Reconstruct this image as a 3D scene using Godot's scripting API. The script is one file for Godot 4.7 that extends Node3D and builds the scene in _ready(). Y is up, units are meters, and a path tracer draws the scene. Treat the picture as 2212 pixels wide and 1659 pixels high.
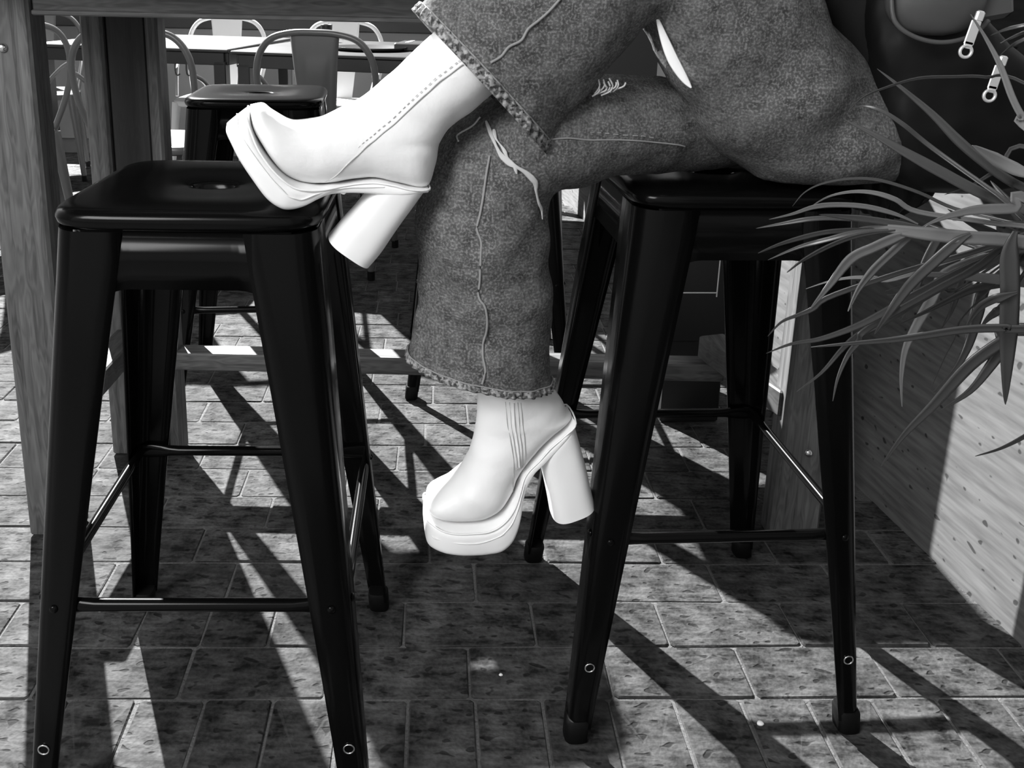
extends Node3D
# A black-and-white view under a high bar table: two black metal stools, a seated person in flared jeans and white platform boots.

func _ready():
	build_camera_and_light()
	make_materials()
	build_room()
	build_bar_table()
	build_stools()
	build_person()
	build_back_tables()
	build_plant()
	build_small_things()

func build_camera_and_light():
	# the picture is a crop below the lens axis, hence the shifted frustum
	var focal := 1885.0
	var cam := Camera3D.new()
	cam.name = "camera"
	cam.projection = Camera3D.PROJECTION_FRUSTUM
	cam.near = 0.05
	cam.far = 60.0
	cam.size = 0.05 * 1659.0 / focal
	cam.frustum_offset = Vector2(0.05 * (1106.0 - 981.4) / focal, -0.05 * (829.5 - 432.7) / focal)
	add_child(cam)
	var fw := Vector3(0, -sin(0.2392), -cos(0.2392))
	var up := Vector3(0, cos(0.2392), -sin(0.2392))
	var ca := cos(0.0218)
	var sa := sin(0.0218)
	var rt := Vector3.RIGHT * ca + up * sa
	var u2 := up * ca - Vector3.RIGHT * sa
	cam.transform = Transform3D(Basis(rt, u2, -fw), Vector3(0, 0.9985, 0))
	cam.current = true
	var env := Environment.new()
	env.background_mode = Environment.BG_COLOR
	env.background_color = Color.BLACK
	env.tonemap_mode = Environment.TONE_MAPPER_LINEAR
	env.tonemap_exposure = EXPOSURE
	env.sdfgi_enabled = true
	env.ssao_enabled = true
	env.ssil_enabled = true
	var we := WorldEnvironment.new()
	we.name = "world_environment"
	we.environment = env
	add_child(we)

const EXPOSURE := 1.0
const LAMP_AT := Vector3(-3.1, 4.6, -6.5)
const LAMP_ENERGY := 400.0
const FILL_AT := Vector3(-1.35, 2.05, 0.8)
const FILL_ENERGY := 5.6

# ---------------------------------------------------------------- helpers
var M := {}
var taken := {}

func numbered(called: String) -> String:
	if not taken.has(called):
		taken[called] = 0
		return called
	taken[called] += 1
	return "%s_%03d" % [called, taken[called]]

func tag(o: Node, label: String, category: String, group := "") -> Node:
	o.set_meta("label", label)
	o.set_meta("category", category)
	if group != "":
		o.set_meta("group", group)
	return o

func thing(called: String, label: String, category: String, at := Vector3.ZERO, turn := 0.0, group := "") -> Node3D:
	var o := Node3D.new()
	o.name = numbered(called)
	add_child(o)
	o.position = at
	o.rotation.y = turn
	tag(o, label, category, group)
	return o

func begin() -> SurfaceTool:
	var st := SurfaceTool.new()
	st.begin(Mesh.PRIMITIVE_TRIANGLES)
	return st

func finish(st: SurfaceTool) -> ArrayMesh:
	st.generate_normals()
	return st.commit()

func put(mesh: Mesh, called: String, mat: Material, parent: Node = self, at := Transform3D()) -> MeshInstance3D:
	var o := MeshInstance3D.new()
	o.mesh = mesh
	o.material_override = mat
	o.cast_shadow = GeometryInstance3D.SHADOW_CASTING_SETTING_ON
	o.name = numbered(called) if parent == self else called
	o.transform = at
	parent.add_child(o, true)
	return o

func obj(st: SurfaceTool, called: String, mat: Material, parent: Node = self) -> MeshInstance3D:
	return put(finish(st), called, mat, parent)

func struct(o: Node) -> Node:
	o.set_meta("kind", "structure")
	return o

func tri(st: SurfaceTool, a: Vector3, b: Vector3, c: Vector3):
	st.add_vertex(a)
	st.add_vertex(b)
	st.add_vertex(c)

func quad(st: SurfaceTool, a: Vector3, b: Vector3, c: Vector3, d: Vector3):
	tri(st, a, b, c)
	tri(st, a, c, d)

# rows of points -> smooth skin; closed joins last column to first
func skin(st: SurfaceTool, rows: Array, closed := true, cap0 := false, cap1 := false, group := 0):
	st.set_smooth_group(group)
	for i in rows.size() - 1:
		var a: PackedVector3Array = rows[i]
		var b: PackedVector3Array = rows[i + 1]
		var n := a.size()
		for j in (n if closed else n - 1):
			var k := (j + 1) % n
			quad(st, a[j], a[k], b[k], b[j])
	st.set_smooth_group(group + 1)
	if cap0:
		fan(st, rows[0], true)
	if cap1:
		fan(st, rows[-1], false)

func fan(st: SurfaceTool, r: PackedVector3Array, flip: bool):
	var c := Vector3.ZERO
	for p in r:
		c += p
	c /= r.size()
	for j in r.size():
		var k := (j + 1) % r.size()
		if flip:
			tri(st, c, r[k], r[j])
		else:
			tri(st, c, r[j], r[k])

func sp(v: float, e: float) -> float:
	return signf(v) * pow(absf(v), e)

# box with chamfered edges
func box(st: SurfaceTool, c: Vector3, s: Vector3, ch := 0.002, basis := Basis()):
	var h := s / 2.0
	ch = minf(ch, minf(h.x, minf(h.y, h.z)) * 0.9)
	st.set_smooth_group(-1)
	var rows := []
	for lv in [[-h.y, ch], [-h.y + ch, 0.0], [h.y - ch, 0.0], [h.y, ch]]:
		var y: float = lv[0]
		var i: float = lv[1]
		var r := PackedVector3Array()
		var hx := h.x - i
		var hz := h.z - i
		for q in [[-hx, -hz + ch], [-hx + ch, -hz], [hx - ch, -hz], [hx, -hz + ch], [hx, hz - ch], [hx - ch, hz], [-hx + ch, hz], [-hx, hz - ch]]:
			r.append(c + basis * Vector3(q[0], y, q[1]))
		rows.append(r)
	for i in rows.size() - 1:
		for j in 8:
			var k := (j + 1) % 8
			quad(st, rows[i][j], rows[i][k], rows[i + 1][k], rows[i + 1][j])
	fan(st, rows[0], true)
	fan(st, rows[3], false)

func cat(p: Array, i: int, t: float) -> Vector3:
	var n := p.size()
	var a: Vector3 = p[maxi(i - 1, 0)]
	var b: Vector3 = p[i]
	var c: Vector3 = p[mini(i + 1, n - 1)]
	var d: Vector3 = p[mini(i + 2, n - 1)]
	return 0.5 * (2.0 * b + (c - a) * t + (2.0 * a - 5.0 * b + 4.0 * c - d) * t * t + (3.0 * b - a - 3.0 * c + d) * t * t * t)

func curve(p: Array, per: int) -> Array:
	var o := []
	for i in p.size() - 1:
		for k in per:
			o.append(cat(p, i, float(k) / per))
	o.append(p[-1])
	return o

func vecs(flat: Array) -> Array:
	var o := []
	for r in flat:
		o.append(Vector3(r[0], r[1], r[2]))
	return o

# tube along a path; radius may be a float or Callable(t)->Vector2 (half sizes across and up)
func tube(st: SurfaceTool, path: Array, radius, seg := 8, closed_path := false, up := Vector3.UP):
	var rows := []
	var n := path.size()
	for i in n:
		var a: Vector3 = path[(i - 1 + n) % n] if closed_path else path[maxi(i - 1, 0)]
		var b: Vector3 = path[(i + 1) % n] if closed_path else path[mini(i + 1, n - 1)]
		var d := (b - a).normalized()
		var side := d.cross(up)
		if side.length() < 0.05:
			side = d.cross(Vector3(0.3, 0.2, 1))
		side = side.normalized()
		var nn := side.cross(d).normalized()
		var r2 := Vector2.ONE
		if radius is Callable:
			r2 = radius.call(float(i) / (n - 1))
		else:
			r2 *= float(radius)
		var r := PackedVector3Array()
		for k in seg:
			var an := TAU * k / seg
			r.append(path[i] + side * cos(an) * r2.x + nn * sin(an) * r2.y)
		rows.append(r)
	if closed_path:
		rows.append(rows[0])
		skin(st, rows)
	else:
		skin(st, rows, true, true, true)

# stations [Px,Py,Pz,Qx,Qy,Qz,bx,by,bz,n] -> finer stations
func stations(data: Array, per: int) -> Array:
	var p := []
	var q := []
	var b := []
	for r in data:
		p.append(Vector3(r[0], r[1], r[2]))
		q.append(Vector3(r[3], r[4], r[5]))
		b.append(Vector3(r[6], r[7], r[8]))
	var o := []
	for i in data.size() - 1:
		for k in per:
			var t := float(k) / per
			o.append([cat(p, i, t), cat(q, i, t), cat(b, i, t), lerpf(data[i][9], data[i + 1][9], t), (i + t) / (data.size() - 1)])
	var l: Array = data[-1]
	o.append([p[-1], q[-1], b[-1], l[9], 1.0])
	return o

# closed cross-sections of a loft; disp(s, angle, point) pushes the surface out
func loft_rows(sts: Array, seg: int, disp = null, grow := 0.0) -> Array:
	var rows := []
	for s in sts:
		var c: Vector3 = (s[0] + s[1]) / 2.0
		var a: Vector3 = (s[0] - s[1]) / 2.0
		var b: Vector3 = s[2]
		var e: float = 2.0 / s[3]
		var r := PackedVector3Array()
		for k in seg:
			var an := TAU * k / seg
			var off := a * sp(cos(an), e) + b * sp(sin(an), e)
			var d := grow
			if disp != null:
				d += disp.call(s[4], an, c + off)
			if off.length() > 1e-5:
				off += off.normalized() * d
			r.append(c + off)
		rows.append(r)
	return rows

func loft(st: SurfaceTool, data: Array, per := 4, seg := 40, disp = null, cap0 := true, cap1 := true):
	skin(st, loft_rows(stations(data, per), seg, disp), true, cap0, cap1)

# ---------------------------------------------------------------- materials
func grey(v: float) -> Color:
	return Color(v, v, v).linear_to_srgb()

func flat(called: String, v: float, rough: float, metal := 0.0, spec := 0.5) -> StandardMaterial3D:
	var m := StandardMaterial3D.new()
	m.resource_name = called
	m.albedo_color = grey(v)
	m.roughness = rough
	m.metallic = metal
	m.metallic_specular = spec
	return m

func noise_bytes(seed_: int, size: int, freq: float, oct := 4, kind := FastNoiseLite.TYPE_SIMPLEX_SMOOTH, sx := 1.0, sy := 1.0) -> PackedFloat32Array:
	var n := FastNoiseLite.new()
	n.seed = seed_
	n.noise_type = kind
	n.frequency = freq
	n.fractal_type = FastNoiseLite.FRACTAL_FBM if oct > 1 else FastNoiseLite.FRACTAL_NONE
	n.fractal_octaves = oct
	var w := int(size * sx)
	var h := int(size * sy)
	var im: Image = n.get_seamless_image(w, h)
	if w != size or h != size:
		im.resize(size, size, Image.INTERPOLATE_CUBIC)
	im.convert(Image.FORMAT_L8)
	var by := im.get_data()
	var o := PackedFloat32Array()
	o.resize(by.size())
	for i in by.size():
		o[i] = by[i] / 255.0
	return o

func tex(vals: PackedFloat32Array, size: int, srgb: bool) -> ImageTexture:
	var by := PackedByteArray()
	by.resize(size * size)
	for i in by.size():
		var v := clampf(vals[i], 0.0, 1.0)
		if srgb:
			v = 1.055 * pow(v, 1.0 / 2.4) - 0.055 if v > 0.0031308 else v * 12.92
		by[i] = int(v * 255.0 + 0.5)
	return ImageTexture.create_from_image(Image.create_from_data(size, size, false, Image.FORMAT_L8, by))

func textured(called: String, alb: ImageTexture, scale: Vector3, rough: float, relief: ImageTexture = null, cm := 0.0, tint := 1.0, spec := 0.5) -> StandardMaterial3D:
	var m := StandardMaterial3D.new()
	m.resource_name = called
	m.albedo_texture = alb
	m.albedo_color = grey(tint)
	m.roughness = rough
	m.metallic_specular = spec
	m.uv1_triplanar = true
	m.uv1_world_triplanar = true
	m.uv1_scale = scale
	if relief != null:
		m.heightmap_enabled = true
		m.heightmap_texture = relief
		m.heightmap_scale = cm
	return m

func make_materials():
	var z := 512
	# fired brick: cloudy tone, drag lines along the brick, small pits and chips
	var cloud := noise_bytes(3, z, 0.012, 5)
	var fine := noise_bytes(4, z, 0.09, 3)
	var drag := noise_bytes(5, z, 0.05, 4, FastNoiseLite.TYPE_SIMPLEX_SMOOTH, 0.25, 1.0)
	var pits := noise_bytes(6, z, 0.055, 1, FastNoiseLite.TYPE_SIMPLEX_SMOOTH, 0.6, 1.0)
	var alb := PackedFloat32Array()
	var rel := PackedFloat32Array()
	alb.resize(z * z)
	rel.resize(z * z)
	for i in z * z:
		var pit := smoothstep(0.78, 0.88, pits[i])
		var v := 0.5 + (cloud[i] - 0.5) * 0.75 + (fine[i] - 0.5) * 0.4 + (drag[i] - 0.5) * 0.6
		alb[i] = BRICK * clampf(v * 2.0, 0.25, 2.2) * (1.0 - 0.6 * pit)
		rel[i] = clampf(0.55 + (drag[i] - 0.5) * 0.5 + (fine[i] - 0.5) * 0.35 - 0.5 * pit, 0.0, 1.0)
	var ta := tex(alb, z, true)
	var tr := tex(rel, z, false)
	for k in 5:
		M["brick%d" % k] = textured("fired brick %d" % k, ta, Vector3(2.3, 2.3, 2.6), 0.75, tr, 0.22, [0.7, 0.85, 1.0, 0.9, 0.78][k], 0.22)
	var mo := PackedFloat32Array()
	mo.resize(z * z)
	for i in z * z:
		mo[i] = MORTAR * (0.6 + 0.8 * fine[i])
	M.mortar = textured("sandy mortar", tex(mo, z, true), Vector3(4, 4, 4), 0.95, tr, 0.15)
	# timber: long fibres with a few knots
	var fib := noise_bytes(11, z, 0.035, 5, FastNoiseLite.TYPE_SIMPLEX_SMOOTH, 1.0, 0.06)
	var wav := noise_bytes(12, z, 0.008, 3)
	var wd := PackedFloat32Array()
	wd.resize(z * z)
	for i in z * z:
		var ring := 0.5 + 0.5 * sin((wav[i] * 14.0 + fib[i] * 5.0) * 2.2)
		wd[i] = clampf(0.22 + 0.62 * fib[i] + 0.22 * ring + 0.3 * (wav[i] - 0.5), 0.05, 1.0)
	var wt := PackedFloat32Array()
	wt.resize(z * z)
	for i in z * z:
		wt[i] = WOOD * wd[i] * 1.5
	var tw := tex(wt, z, true)
	# the same fibres turned to run across the picture
	var wx := PackedFloat32Array()
	wx.resize(z * z)
	for y in z:
		for x in z:
			wx[y * z + x] = wt[x * z + y]
	var twx := tex(wx, z, true)
	M.wood_up = textured("timber upright", tw, Vector3(4, 0.9, 4), 0.6, tw, 0.05)
	M.wood_along = textured("timber rail", twx, Vector3(0.9, 4, 4), 0.6, twx, 0.05)
	M.wood_deep = textured("timber end rail", tw, Vector3(4, 4, 0.9), 0.6, tw, 0.05)
	M.wood_shade = textured("timber darkened as shade", tw, Vector3(4, 0.9, 4), 0.6, tw, 0.05, 0.14)
	# rough boarding on the wall
	var wall_fib := noise_bytes(21, z, 0.06, 4, FastNoiseLite.TYPE_SIMPLEX_SMOOTH, 0.14, 1.0)
	var specks := noise_bytes(22, z, 0.05, 1, FastNoiseLite.TYPE_SIMPLEX_SMOOTH, 0.8, 1.0)
	var wa := PackedFloat32Array()
	wa.resize(z * z)
	for i in z * z:
		var sk := smoothstep(0.88, 0.93, specks[i])
		wa[i] = WALL * (0.55 + 0.9 * wall_fib[i]) * (1.0 - 0.9 * sk)
	var twa := tex(wa, z, true)
	M.wall = textured("rough sawn wall boarding", twa, Vector3(1.5, 1.9, 1.5), 0.85, twa, 0.12)
	# denim
	var d1 := noise_bytes(31, z, 0.13, 5, FastNoiseLite.TYPE_PERLIN)
	var d2 := noise_bytes(32, z, 0.015, 3)
	var dn := PackedFloat32Array()
	dn.resize(z * z)
	var dr := PackedFloat32Array()
	dr.resize(z * z)
	for i in z * z:
		var v := smoothstep(0.34, 0.72, d1[i])
		dn[i] = DENIM * (0.55 + 1.0 * v * v + 0.8 * (d2[i] - 0.5))
		dr[i] = d1[i]
	var tdr := tex(dr, z, false)
	M.denim = textured("washed denim", tex(dn, z, true), Vector3(5.2, 5.2, 5.2), 0.92, tdr, 0.02, 1.0, 0.2)
	for i in z * z:
		dn[i] = DENIM * (0.3 + 2.7 * smoothstep(0.42, 0.64, d1[i]))
	M.hem = textured("worn hem denim", tex(dn, z, true), Vector3(3.0, 3.0, 3.0), 0.92, tdr, 0.04, 1.0, 0.2)
	M.thread = flat("pale cotton thread", 0.5, 0.9)
	M.stitch = flat("worn stitching", 0.26, 0.9)
	# boots
	var lr := noise_bytes(41, z, 0.05, 3)
	var tlr := tex(lr, z, false)
	var bm := flat("smooth white leather", 0.86, 0.5)
	bm.heightmap_enabled = true
	bm.heightmap_texture = tlr
	bm.heightmap_scale = 0.02
	bm.uv1_triplanar = true
	bm.uv1_world_triplanar = true
	bm.uv1_scale = Vector3(5, 5, 5)
	M.boot = bm
	M.sole = flat("white moulded sole", 0.88, 0.45)
	M.boot_stitch = flat("grey boot stitching", 0.5, 0.7)
	M.lining = flat("dark lining", 0.02, 0.9)
	# metals, plastics
	M.black = flat("black powder coated steel", 0.0025, 0.18, 0.0, 0.26)
	M.rubber = flat("black rubber", 0.003, 0.6, 0.0, 0.3)
	M.steel = flat("bright steel", 0.75, 0.22, 1.0)
	M.zip = flat("silver zip metal", 0.85, 0.4, 0.6)
	M.chair_dark = flat("grey painted steel", 0.085, 0.35)
	M.chair_pale = flat("pale painted steel", 0.62, 0.4)
	M.table_top = textured("pale laminate top", twx, Vector3(0.7, 2, 2), 0.4, null, 0.0, 0.22)
	M.table_frame = flat("black table frame", 0.01, 0.4)
	M.plastic = flat("black plastic", 0.012, 0.4)
	M.paper = flat("white paper tag", 0.7, 0.8)
	M.plaster = flat("grey plaster", 0.13, 0.9)
	M.panel = flat("pale grey panel", 0.2, 0.8)
	M.dark_band = flat("black painted band", 0.012, 0.6)
	M.ceiling = flat("dark ceiling paint", 0.04, 0.95)
	M.jacket = flat("black leather", 0.004, 0.5, 0.0, 0.35)
	M.bag = flat("dark grey leather", 0.07, 0.45)
	M.matte_black = flat("matte black board", 0.004, 1.0, 0.0, 0.0)
	M.skin = flat("skin", 0.35, 0.6)
	M.hair = flat("dark hair", 0.02, 0.6)
	var lf := flat("dark green palm leaf", LEAF, 0.3)
	lf.backlight_enabled = true
	lf.backlight = grey(0.02)
	M.leaf = lf
	M.leaf2 = flat("palm leaf with highlight in its colour", LEAF * 2.3, 0.5)
	M.leaf3 = flat("palm leaf with brightest highlight in its colour", LEAF * 4.0, 0.55)
	M.pot = flat("glazed dark pot", 0.03, 0.3)
	M.soil = flat("soil", 0.02, 1.0)
	var gl := flat("glowing bulb", 0.9, 0.5)
	gl.emission_enabled = true
	gl.emission = Color.WHITE
	gl.emission_energy_multiplier = 4.0
	M.glow = gl
	var gp := flat("glowing fill panel", 0.9, 0.5)
	gp.emission_enabled = true
	gp.emission = Color.WHITE
	gp.emission_energy_multiplier = 1.5
	M.glow_panel = gp

const BRICK := 0.054
const MORTAR := 0.085
const WOOD := 0.092
const WALL := 0.1
const DENIM := 0.135
const LEAF := 0.06
# ---------------------------------------------------------------- setting
func build_room():
	var st := begin()
	box(st, Vector3(-1.6, -0.0525, -2.8), Vector3(5.8, 0.1, 9.4), 0.002)
	var fl: Node3D = struct(obj(st, "floor", M.mortar))
	lay_bricks(fl)
	var wd := Vector3(0.110, 0, 0.842).normalized()
	var wb := Basis(Vector3(wd.z, 0, -wd.x), Vector3.UP, wd)
	st = begin()
	box(st, Vector3.ZERO, Vector3(0.14, 5.3, 11.0), 0.003)
	var mid := Vector3(0.809, 0, -2.023) - wd * 0.3
	struct(put(finish(st), "wall_right", M.wall, self, Transform3D(wb, mid + wb.x * 0.07 + Vector3(0, 2.6, 0))))
	for w in [["wall_back", Vector3(-1.9, 2.6, -7.27), Vector3(5.0, 5.3, 0.14)], ["wall_left", Vector3(-4.27, 2.6, -2.7), Vector3(0.14, 5.3, 9.3)], ["wall_front", Vector3(-1.5, 2.6, 1.97), Vector3(5.8, 5.3, 0.14)]]:
		st = begin()
		box(st, w[1], w[2], 0.003)
		struct(obj(st, w[0], M.plaster))
	st = begin()
	box(st, Vector3(-1.6, 5.27, -2.7), Vector3(5.8, 0.14, 9.6), 0.003)
	struct(obj(st, "ceiling", M.ceiling))
	# dark band and pale panels on the far wall
	st = begin()
	box(st, Vector3(-2.0, 0.77, -5.1), Vector3(4.44, 0.06, 0.1), 0.004)
	struct(obj(st, "trim_1", M.dark_band))
	st = begin()
	box(st, Vector3(-2.0, 0.37, -5.1), Vector3(4.4, 0.74, 0.07), 0.004)
	struct(obj(st, "wall_low", M.plaster))
	for k in 4:
		st = begin()
		box(st, Vector3(-3.5 + k * 0.98, 0.33, -5.058), Vector3(0.78, 0.48, 0.02), 0.004)
		struct(obj(st, "trim_%d" % (k + 2), M.panel))
	# black board added on the right wall to darken the gap
	var bd := thing("darkening_board", "plain black board added on the right wall to darken the gap behind the seated person", "board")
	st = begin()
	box(st, Vector3.ZERO, Vector3(0.02, 0.75, 1.9), 0.003)
	put(finish(st), "panel", M.matte_black, bd, Transform3D(wb, mid + wd * -0.75 - wb.x * 0.012 + Vector3(0, 0.98, 0)))
	spot_lamp()
	fill_panel()

func spot_lamp():
	var t := thing("spotlight", "black spotlight can hanging high at the back of the room", "lamp", LAMP_AT)
	var aim := (Vector3(0.1, 0.2, -1.3) - LAMP_AT).normalized()
	t.basis = Basis.looking_at(aim)
	var st := begin()
	var rows := []
	for q in [[0.0, 0.22], [0.09, 0.2], [0.1, 0.17], [0.1, 0.0], [0.094, 0.0], [0.094, 0.04]]:
		rows.append(ring(Vector3(0, 0, q[1]), maxf(q[0], 0.001)))
	skin(st, rows)
	obj(st, "housing", M.plastic, t)
	st = begin()
	rows = [ring(Vector3(0, 0, 0.035), 0.001), ring(Vector3(0, 0, 0.03), 0.03), ring(Vector3(0, 0, 0.035), 0.03), ring(Vector3(0, 0, 0.04), 0.001)]
	skin(st, rows)
	obj(st, "bulb", M.glow, t)
	st = begin()
	tube(st, [Vector3(0, 0, 0.14), t.basis.inverse() * Vector3(0, 0.35, 0) + Vector3(0, 0, 0.14)], 0.012)
	obj(st, "mounting_rod", M.plastic, t)
	var l := SpotLight3D.new()
	l.name = "spotlight_beam"
	l.light_energy = LAMP_ENERGY
	l.light_size = 0.035
	l.spot_angle = 52.0
	l.spot_angle_attenuation = 0.3
	l.spot_range = 20.0
	l.spot_attenuation = 2.0
	l.shadow_enabled = true
	t.add_child(l)
	l.position = Vector3(0, 0, -0.02)

func ring(c: Vector3, r: float, n := 28) -> PackedVector3Array:
	var o := PackedVector3Array()
	for k in n:
		o.append(c + Vector3(cos(TAU * k / n) * r, sin(TAU * k / n) * r, 0))
	return o

func fill_panel():  # added fill light out of view, given a panel body
	var t := thing("added_fill_panel", "square glowing panel added out of view on the near left as fill light", "lamp", FILL_AT)
	var aim := (Vector3(0.0, 0.5, -1.2) - FILL_AT).normalized()
	t.basis = Basis.looking_at(aim)
	var st := begin()
	box(st, Vector3(0, 0, 0.05), Vector3(1.1, 1.1, 0.05), 0.004)
	obj(st, "tray", M.plastic, t)
	st = begin()
	box(st, Vector3(0, 0, 0.018), Vector3(1.0, 1.0, 0.012), 0.002)
	obj(st, "diffuser", M.glow_panel, t)
	var l := AreaLight3D.new()
	l.name = "panel_light"
	l.area_size = Vector2(1.0, 1.0)
	l.light_energy = FILL_ENERGY
	l.shadow_enabled = true
	t.add_child(l)
	l.position = Vector3(0, 0, -0.005)

func lay_bricks(fl: Node3D):
	var rng := RandomNumberGenerator.new()
	rng.seed = 7
	var u := Vector3(1, 0, -0.03).normalized()
	var v := Vector3(0.03, 0, 1).normalized()
	var bs := Basis(u, Vector3.UP, v)
	var kinds := {}
	for key in ["long", "half", "soldier"]:
		kinds[key] = []
		for q in 6:
			var L: float = {"long": 0.2068, "half": 0.1018, "soldier": 0.0933}[key]
			var D: float = 0.2065 if key == "soldier" else 0.0992
			kinds[key].append(finish(brick_mesh(L, D, rng)))
	var far := begin()
	var spots := []
	var row := 0
	var vv := -0.62
	while vv > -7.1:
		var soldier := row == 2
		var depth := 0.21 if soldier else 0.1023
		if row == 0:
			vv = -0.64
		var step := 0.0965 if soldier else 0.21
		var x0 := -4.1 + (0.0 if soldier else rng.randf() * 0.21)
		if soldier:
			x0 = 0.077 - 0.0965 * 44 + 0.0482
		else:
			x0 = [0.0, 0.1, 0.018, 0.07, -0.03, 0.09, 0.01, 0.12, 0.05, 0.15][row % 10] - 0.21 * 20 + 0.105
		var x := x0
		while x < 1.3:
			var c := u * x + v * (vv - depth / 2.0)
			var edge := 0.809 + (c.z + 2.023) * 0.1306
			if c.x < edge + 0.06:
				if not soldier and rng.randf() < 0.12:
					spots.append([c - u * 0.0525, "half"])
					spots.append([c + u * 0.0525, "half"])
				else:
					spots.append([c, "soldier" if soldier else "long"])
			x += step
		vv -= depth
		row += 1
	spots.sort_custom(func(a, b): return brick_rank(a[0]) < brick_rank(b[0]))
	var n := 0
	for s in spots:
		var tilt := Basis.from_euler(Vector3(rng.randf_range(-0.006, 0.006), rng.randf_range(-0.012, 0.012), rng.randf_range(-0.004, 0.004)))
		var tr := Transform3D(bs * tilt, s[0] + Vector3(0, rng.randf_range(-0.0014, 0.0008), 0))
		var mesh: Mesh = kinds[s[1]][rng.randi() % 6]
		if n < 298 and brick_rank(s[0]) < 50.0:
			put(mesh, "brick", M["brick%d" % (rng.randi() % 5)], fl, tr)
			n += 1
		else:
			far.append_from(mesh, 0, tr)
	var fb := put(far.commit(), "brick_field", M.brick2, fl)
	fb.set_meta("kind", "stuff")

func brick_rank(c: Vector3) -> float:
	var d := -c.z
	if d < 0.72 or absf(c.x + 0.02) > 0.66 * d + 0.2:
		return 100.0 + d
	return d

func brick_mesh(L: float, D: float, rng: RandomNumberGenerator) -> SurfaceTool:
	var st := begin()
	st.set_smooth_group(-1)
	var top := PackedVector3Array()
	var out := PackedVector3Array()
	var c := 0.0019
	for q in [[-1, -1, 1, 0], [1, -1, -1, 0], [1, -1, 0, 1], [1, 1, 0, -1], [1, 1, -1, 0], [-1, 1, 1, 0], [-1, 1, 0, -1], [-1, -1, 0, 1]]:
		var p := Vector3(q[0] * L / 2 + q[2] * 0.004, 0, q[1] * D / 2 + q[3] * 0.004)
		p += Vector3(rng.randf_range(-0.0009, 0.0009), 0, rng.randf_range(-0.0009, 0.0009))
		out.append(Vector3(p.x, -c * rng.randf_range(0.6, 1.3), p.z))
		top.append(Vector3(p.x - signf(p.x) * c, rng.randf_range(-0.0006, 0.0006), p.z - signf(p.z) * c))
	var low := PackedVector3Array()
	for p in out:
		low.append(Vector3(p.x, -0.03, p.z))
	for j in 8:
		var k := (j + 1) % 8
		quad(st, low[j], low[k], out[k], out[j])
		quad(st, out[j], out[k], top[k], top[j])
	fan(st, top, false)
	return st

# ---------------------------------------------------------------- the wooden bar table
func build_bar_table():
	var t := thing("bar_table", "tall narrow timber bar table with square posts and low rails behind the stools", "table")
	var post := func(x0, x1, z0, z1, mat, h := 1.02):
		var st := begin()
		box(st, Vector3((x0 + x1) / 2, h / 2, (z0 + z1) / 2), Vector3(x1 - x0, h, z1 - z0), 0.005)
		return obj(st, "post", mat, t)
	var fl: Node3D = post.call(-0.768, -0.682, -1.47, -1.41, M.wood_up)
	var fr: Node3D = post.call(0.606, 0.697, -1.50, -1.445, M.wood_up)
	var b: Node3D = post.call(-0.727, -0.683, -1.755, -1.70, M.wood_up)
	post.call(-0.683, -0.603, -1.755, -1.71, M.wood_shade)  # dark plank stands in for the shade between the light planks
	post.call(-0.603, -0.578, -1.755, -1.702, M.wood_up)
	var st := begin()
	box(st, Vector3(-0.015, 0.222, -1.722), Vector3(1.18, 0.038, 0.05), 0.003)
	obj(st, "long_rail", M.wood_along, t)
	st = begin()
	box(st, Vector3(-0.672, 0.268, -1.6), Vector3(0.054, 0.046, 0.3), 0.003)
	obj(st, "end_rail", M.wood_deep, t)
	st = begin()
	var a := Vector3(0.55, 0.272, -1.73)
	var e := Vector3(0.63, 0.272, -1.47)
	box(st, (a + e) / 2, Vector3(0.06, 0.05, a.distance_to(e)), 0.003, Basis.looking_at((e - a).normalized()))
	obj(st, "end_rail", M.wood_deep, t)
	for q in [[-1.435, 0.944, 1.4], [-1.765, 0.936, 1.3]]:
		st = begin()
		box(st, Vector3(0.02, (q[1] + 1.02) / 2, q[0]), Vector3(q[2], 1.02 - q[1], 0.03), 0.003)
		var ap := obj(st, "apron", M.wood_along, t)
		st = begin()
		box(st, Vector3(0.02, q[1] + 0.002, q[0] + 0.017), Vector3(q[2], 0.009, 0.006), 0.002)
		obj(st, "bead", M.wood_along, ap)
	for k in 4:
		st = begin()
		box(st, Vector3(-0.02, 1.04, -1.25 - 0.07 - k * 0.141), Vector3(1.75, 0.038, 0.138), 0.004)
		obj(st, "plank", M.wood_along, t)
	for q in [[fl, Vector3(-0.727, 0.89, -1.409)], [fr, Vector3(0.657, 0.186, -1.444)]]:
		st = begin()
		dome(st, q[1], Vector3(0, 0, 1), 0.008, 0.007)
		obj(st, "bolt", M.steel, q[0])

func dome(st: SurfaceTool, c: Vector3, n: Vector3, r: float, h: float):
	var x := n.cross(Vector3(0.13, 1, 0.21)).normalized()
	var y := n.cross(x)
	var rows := []
	for i in 5:
		var a := PI / 2 * i / 4.0
		var o := PackedVector3Array()
		for k in 12:
			var an := TAU * k / 12
			o.append(c + (x * cos(an) + y * sin(an)) * maxf(r * cos(a), 0.0003) + n * h * sin(a))
		rows.append(o)
	skin(st, rows)

# ---------------------------------------------------------------- stools
const GF := 0.2064
const SH := 0.1408
const SEAT := 0.76

func corner(y: float) -> float:
	return GF + (SH - GF) * y / SEAT

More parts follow.
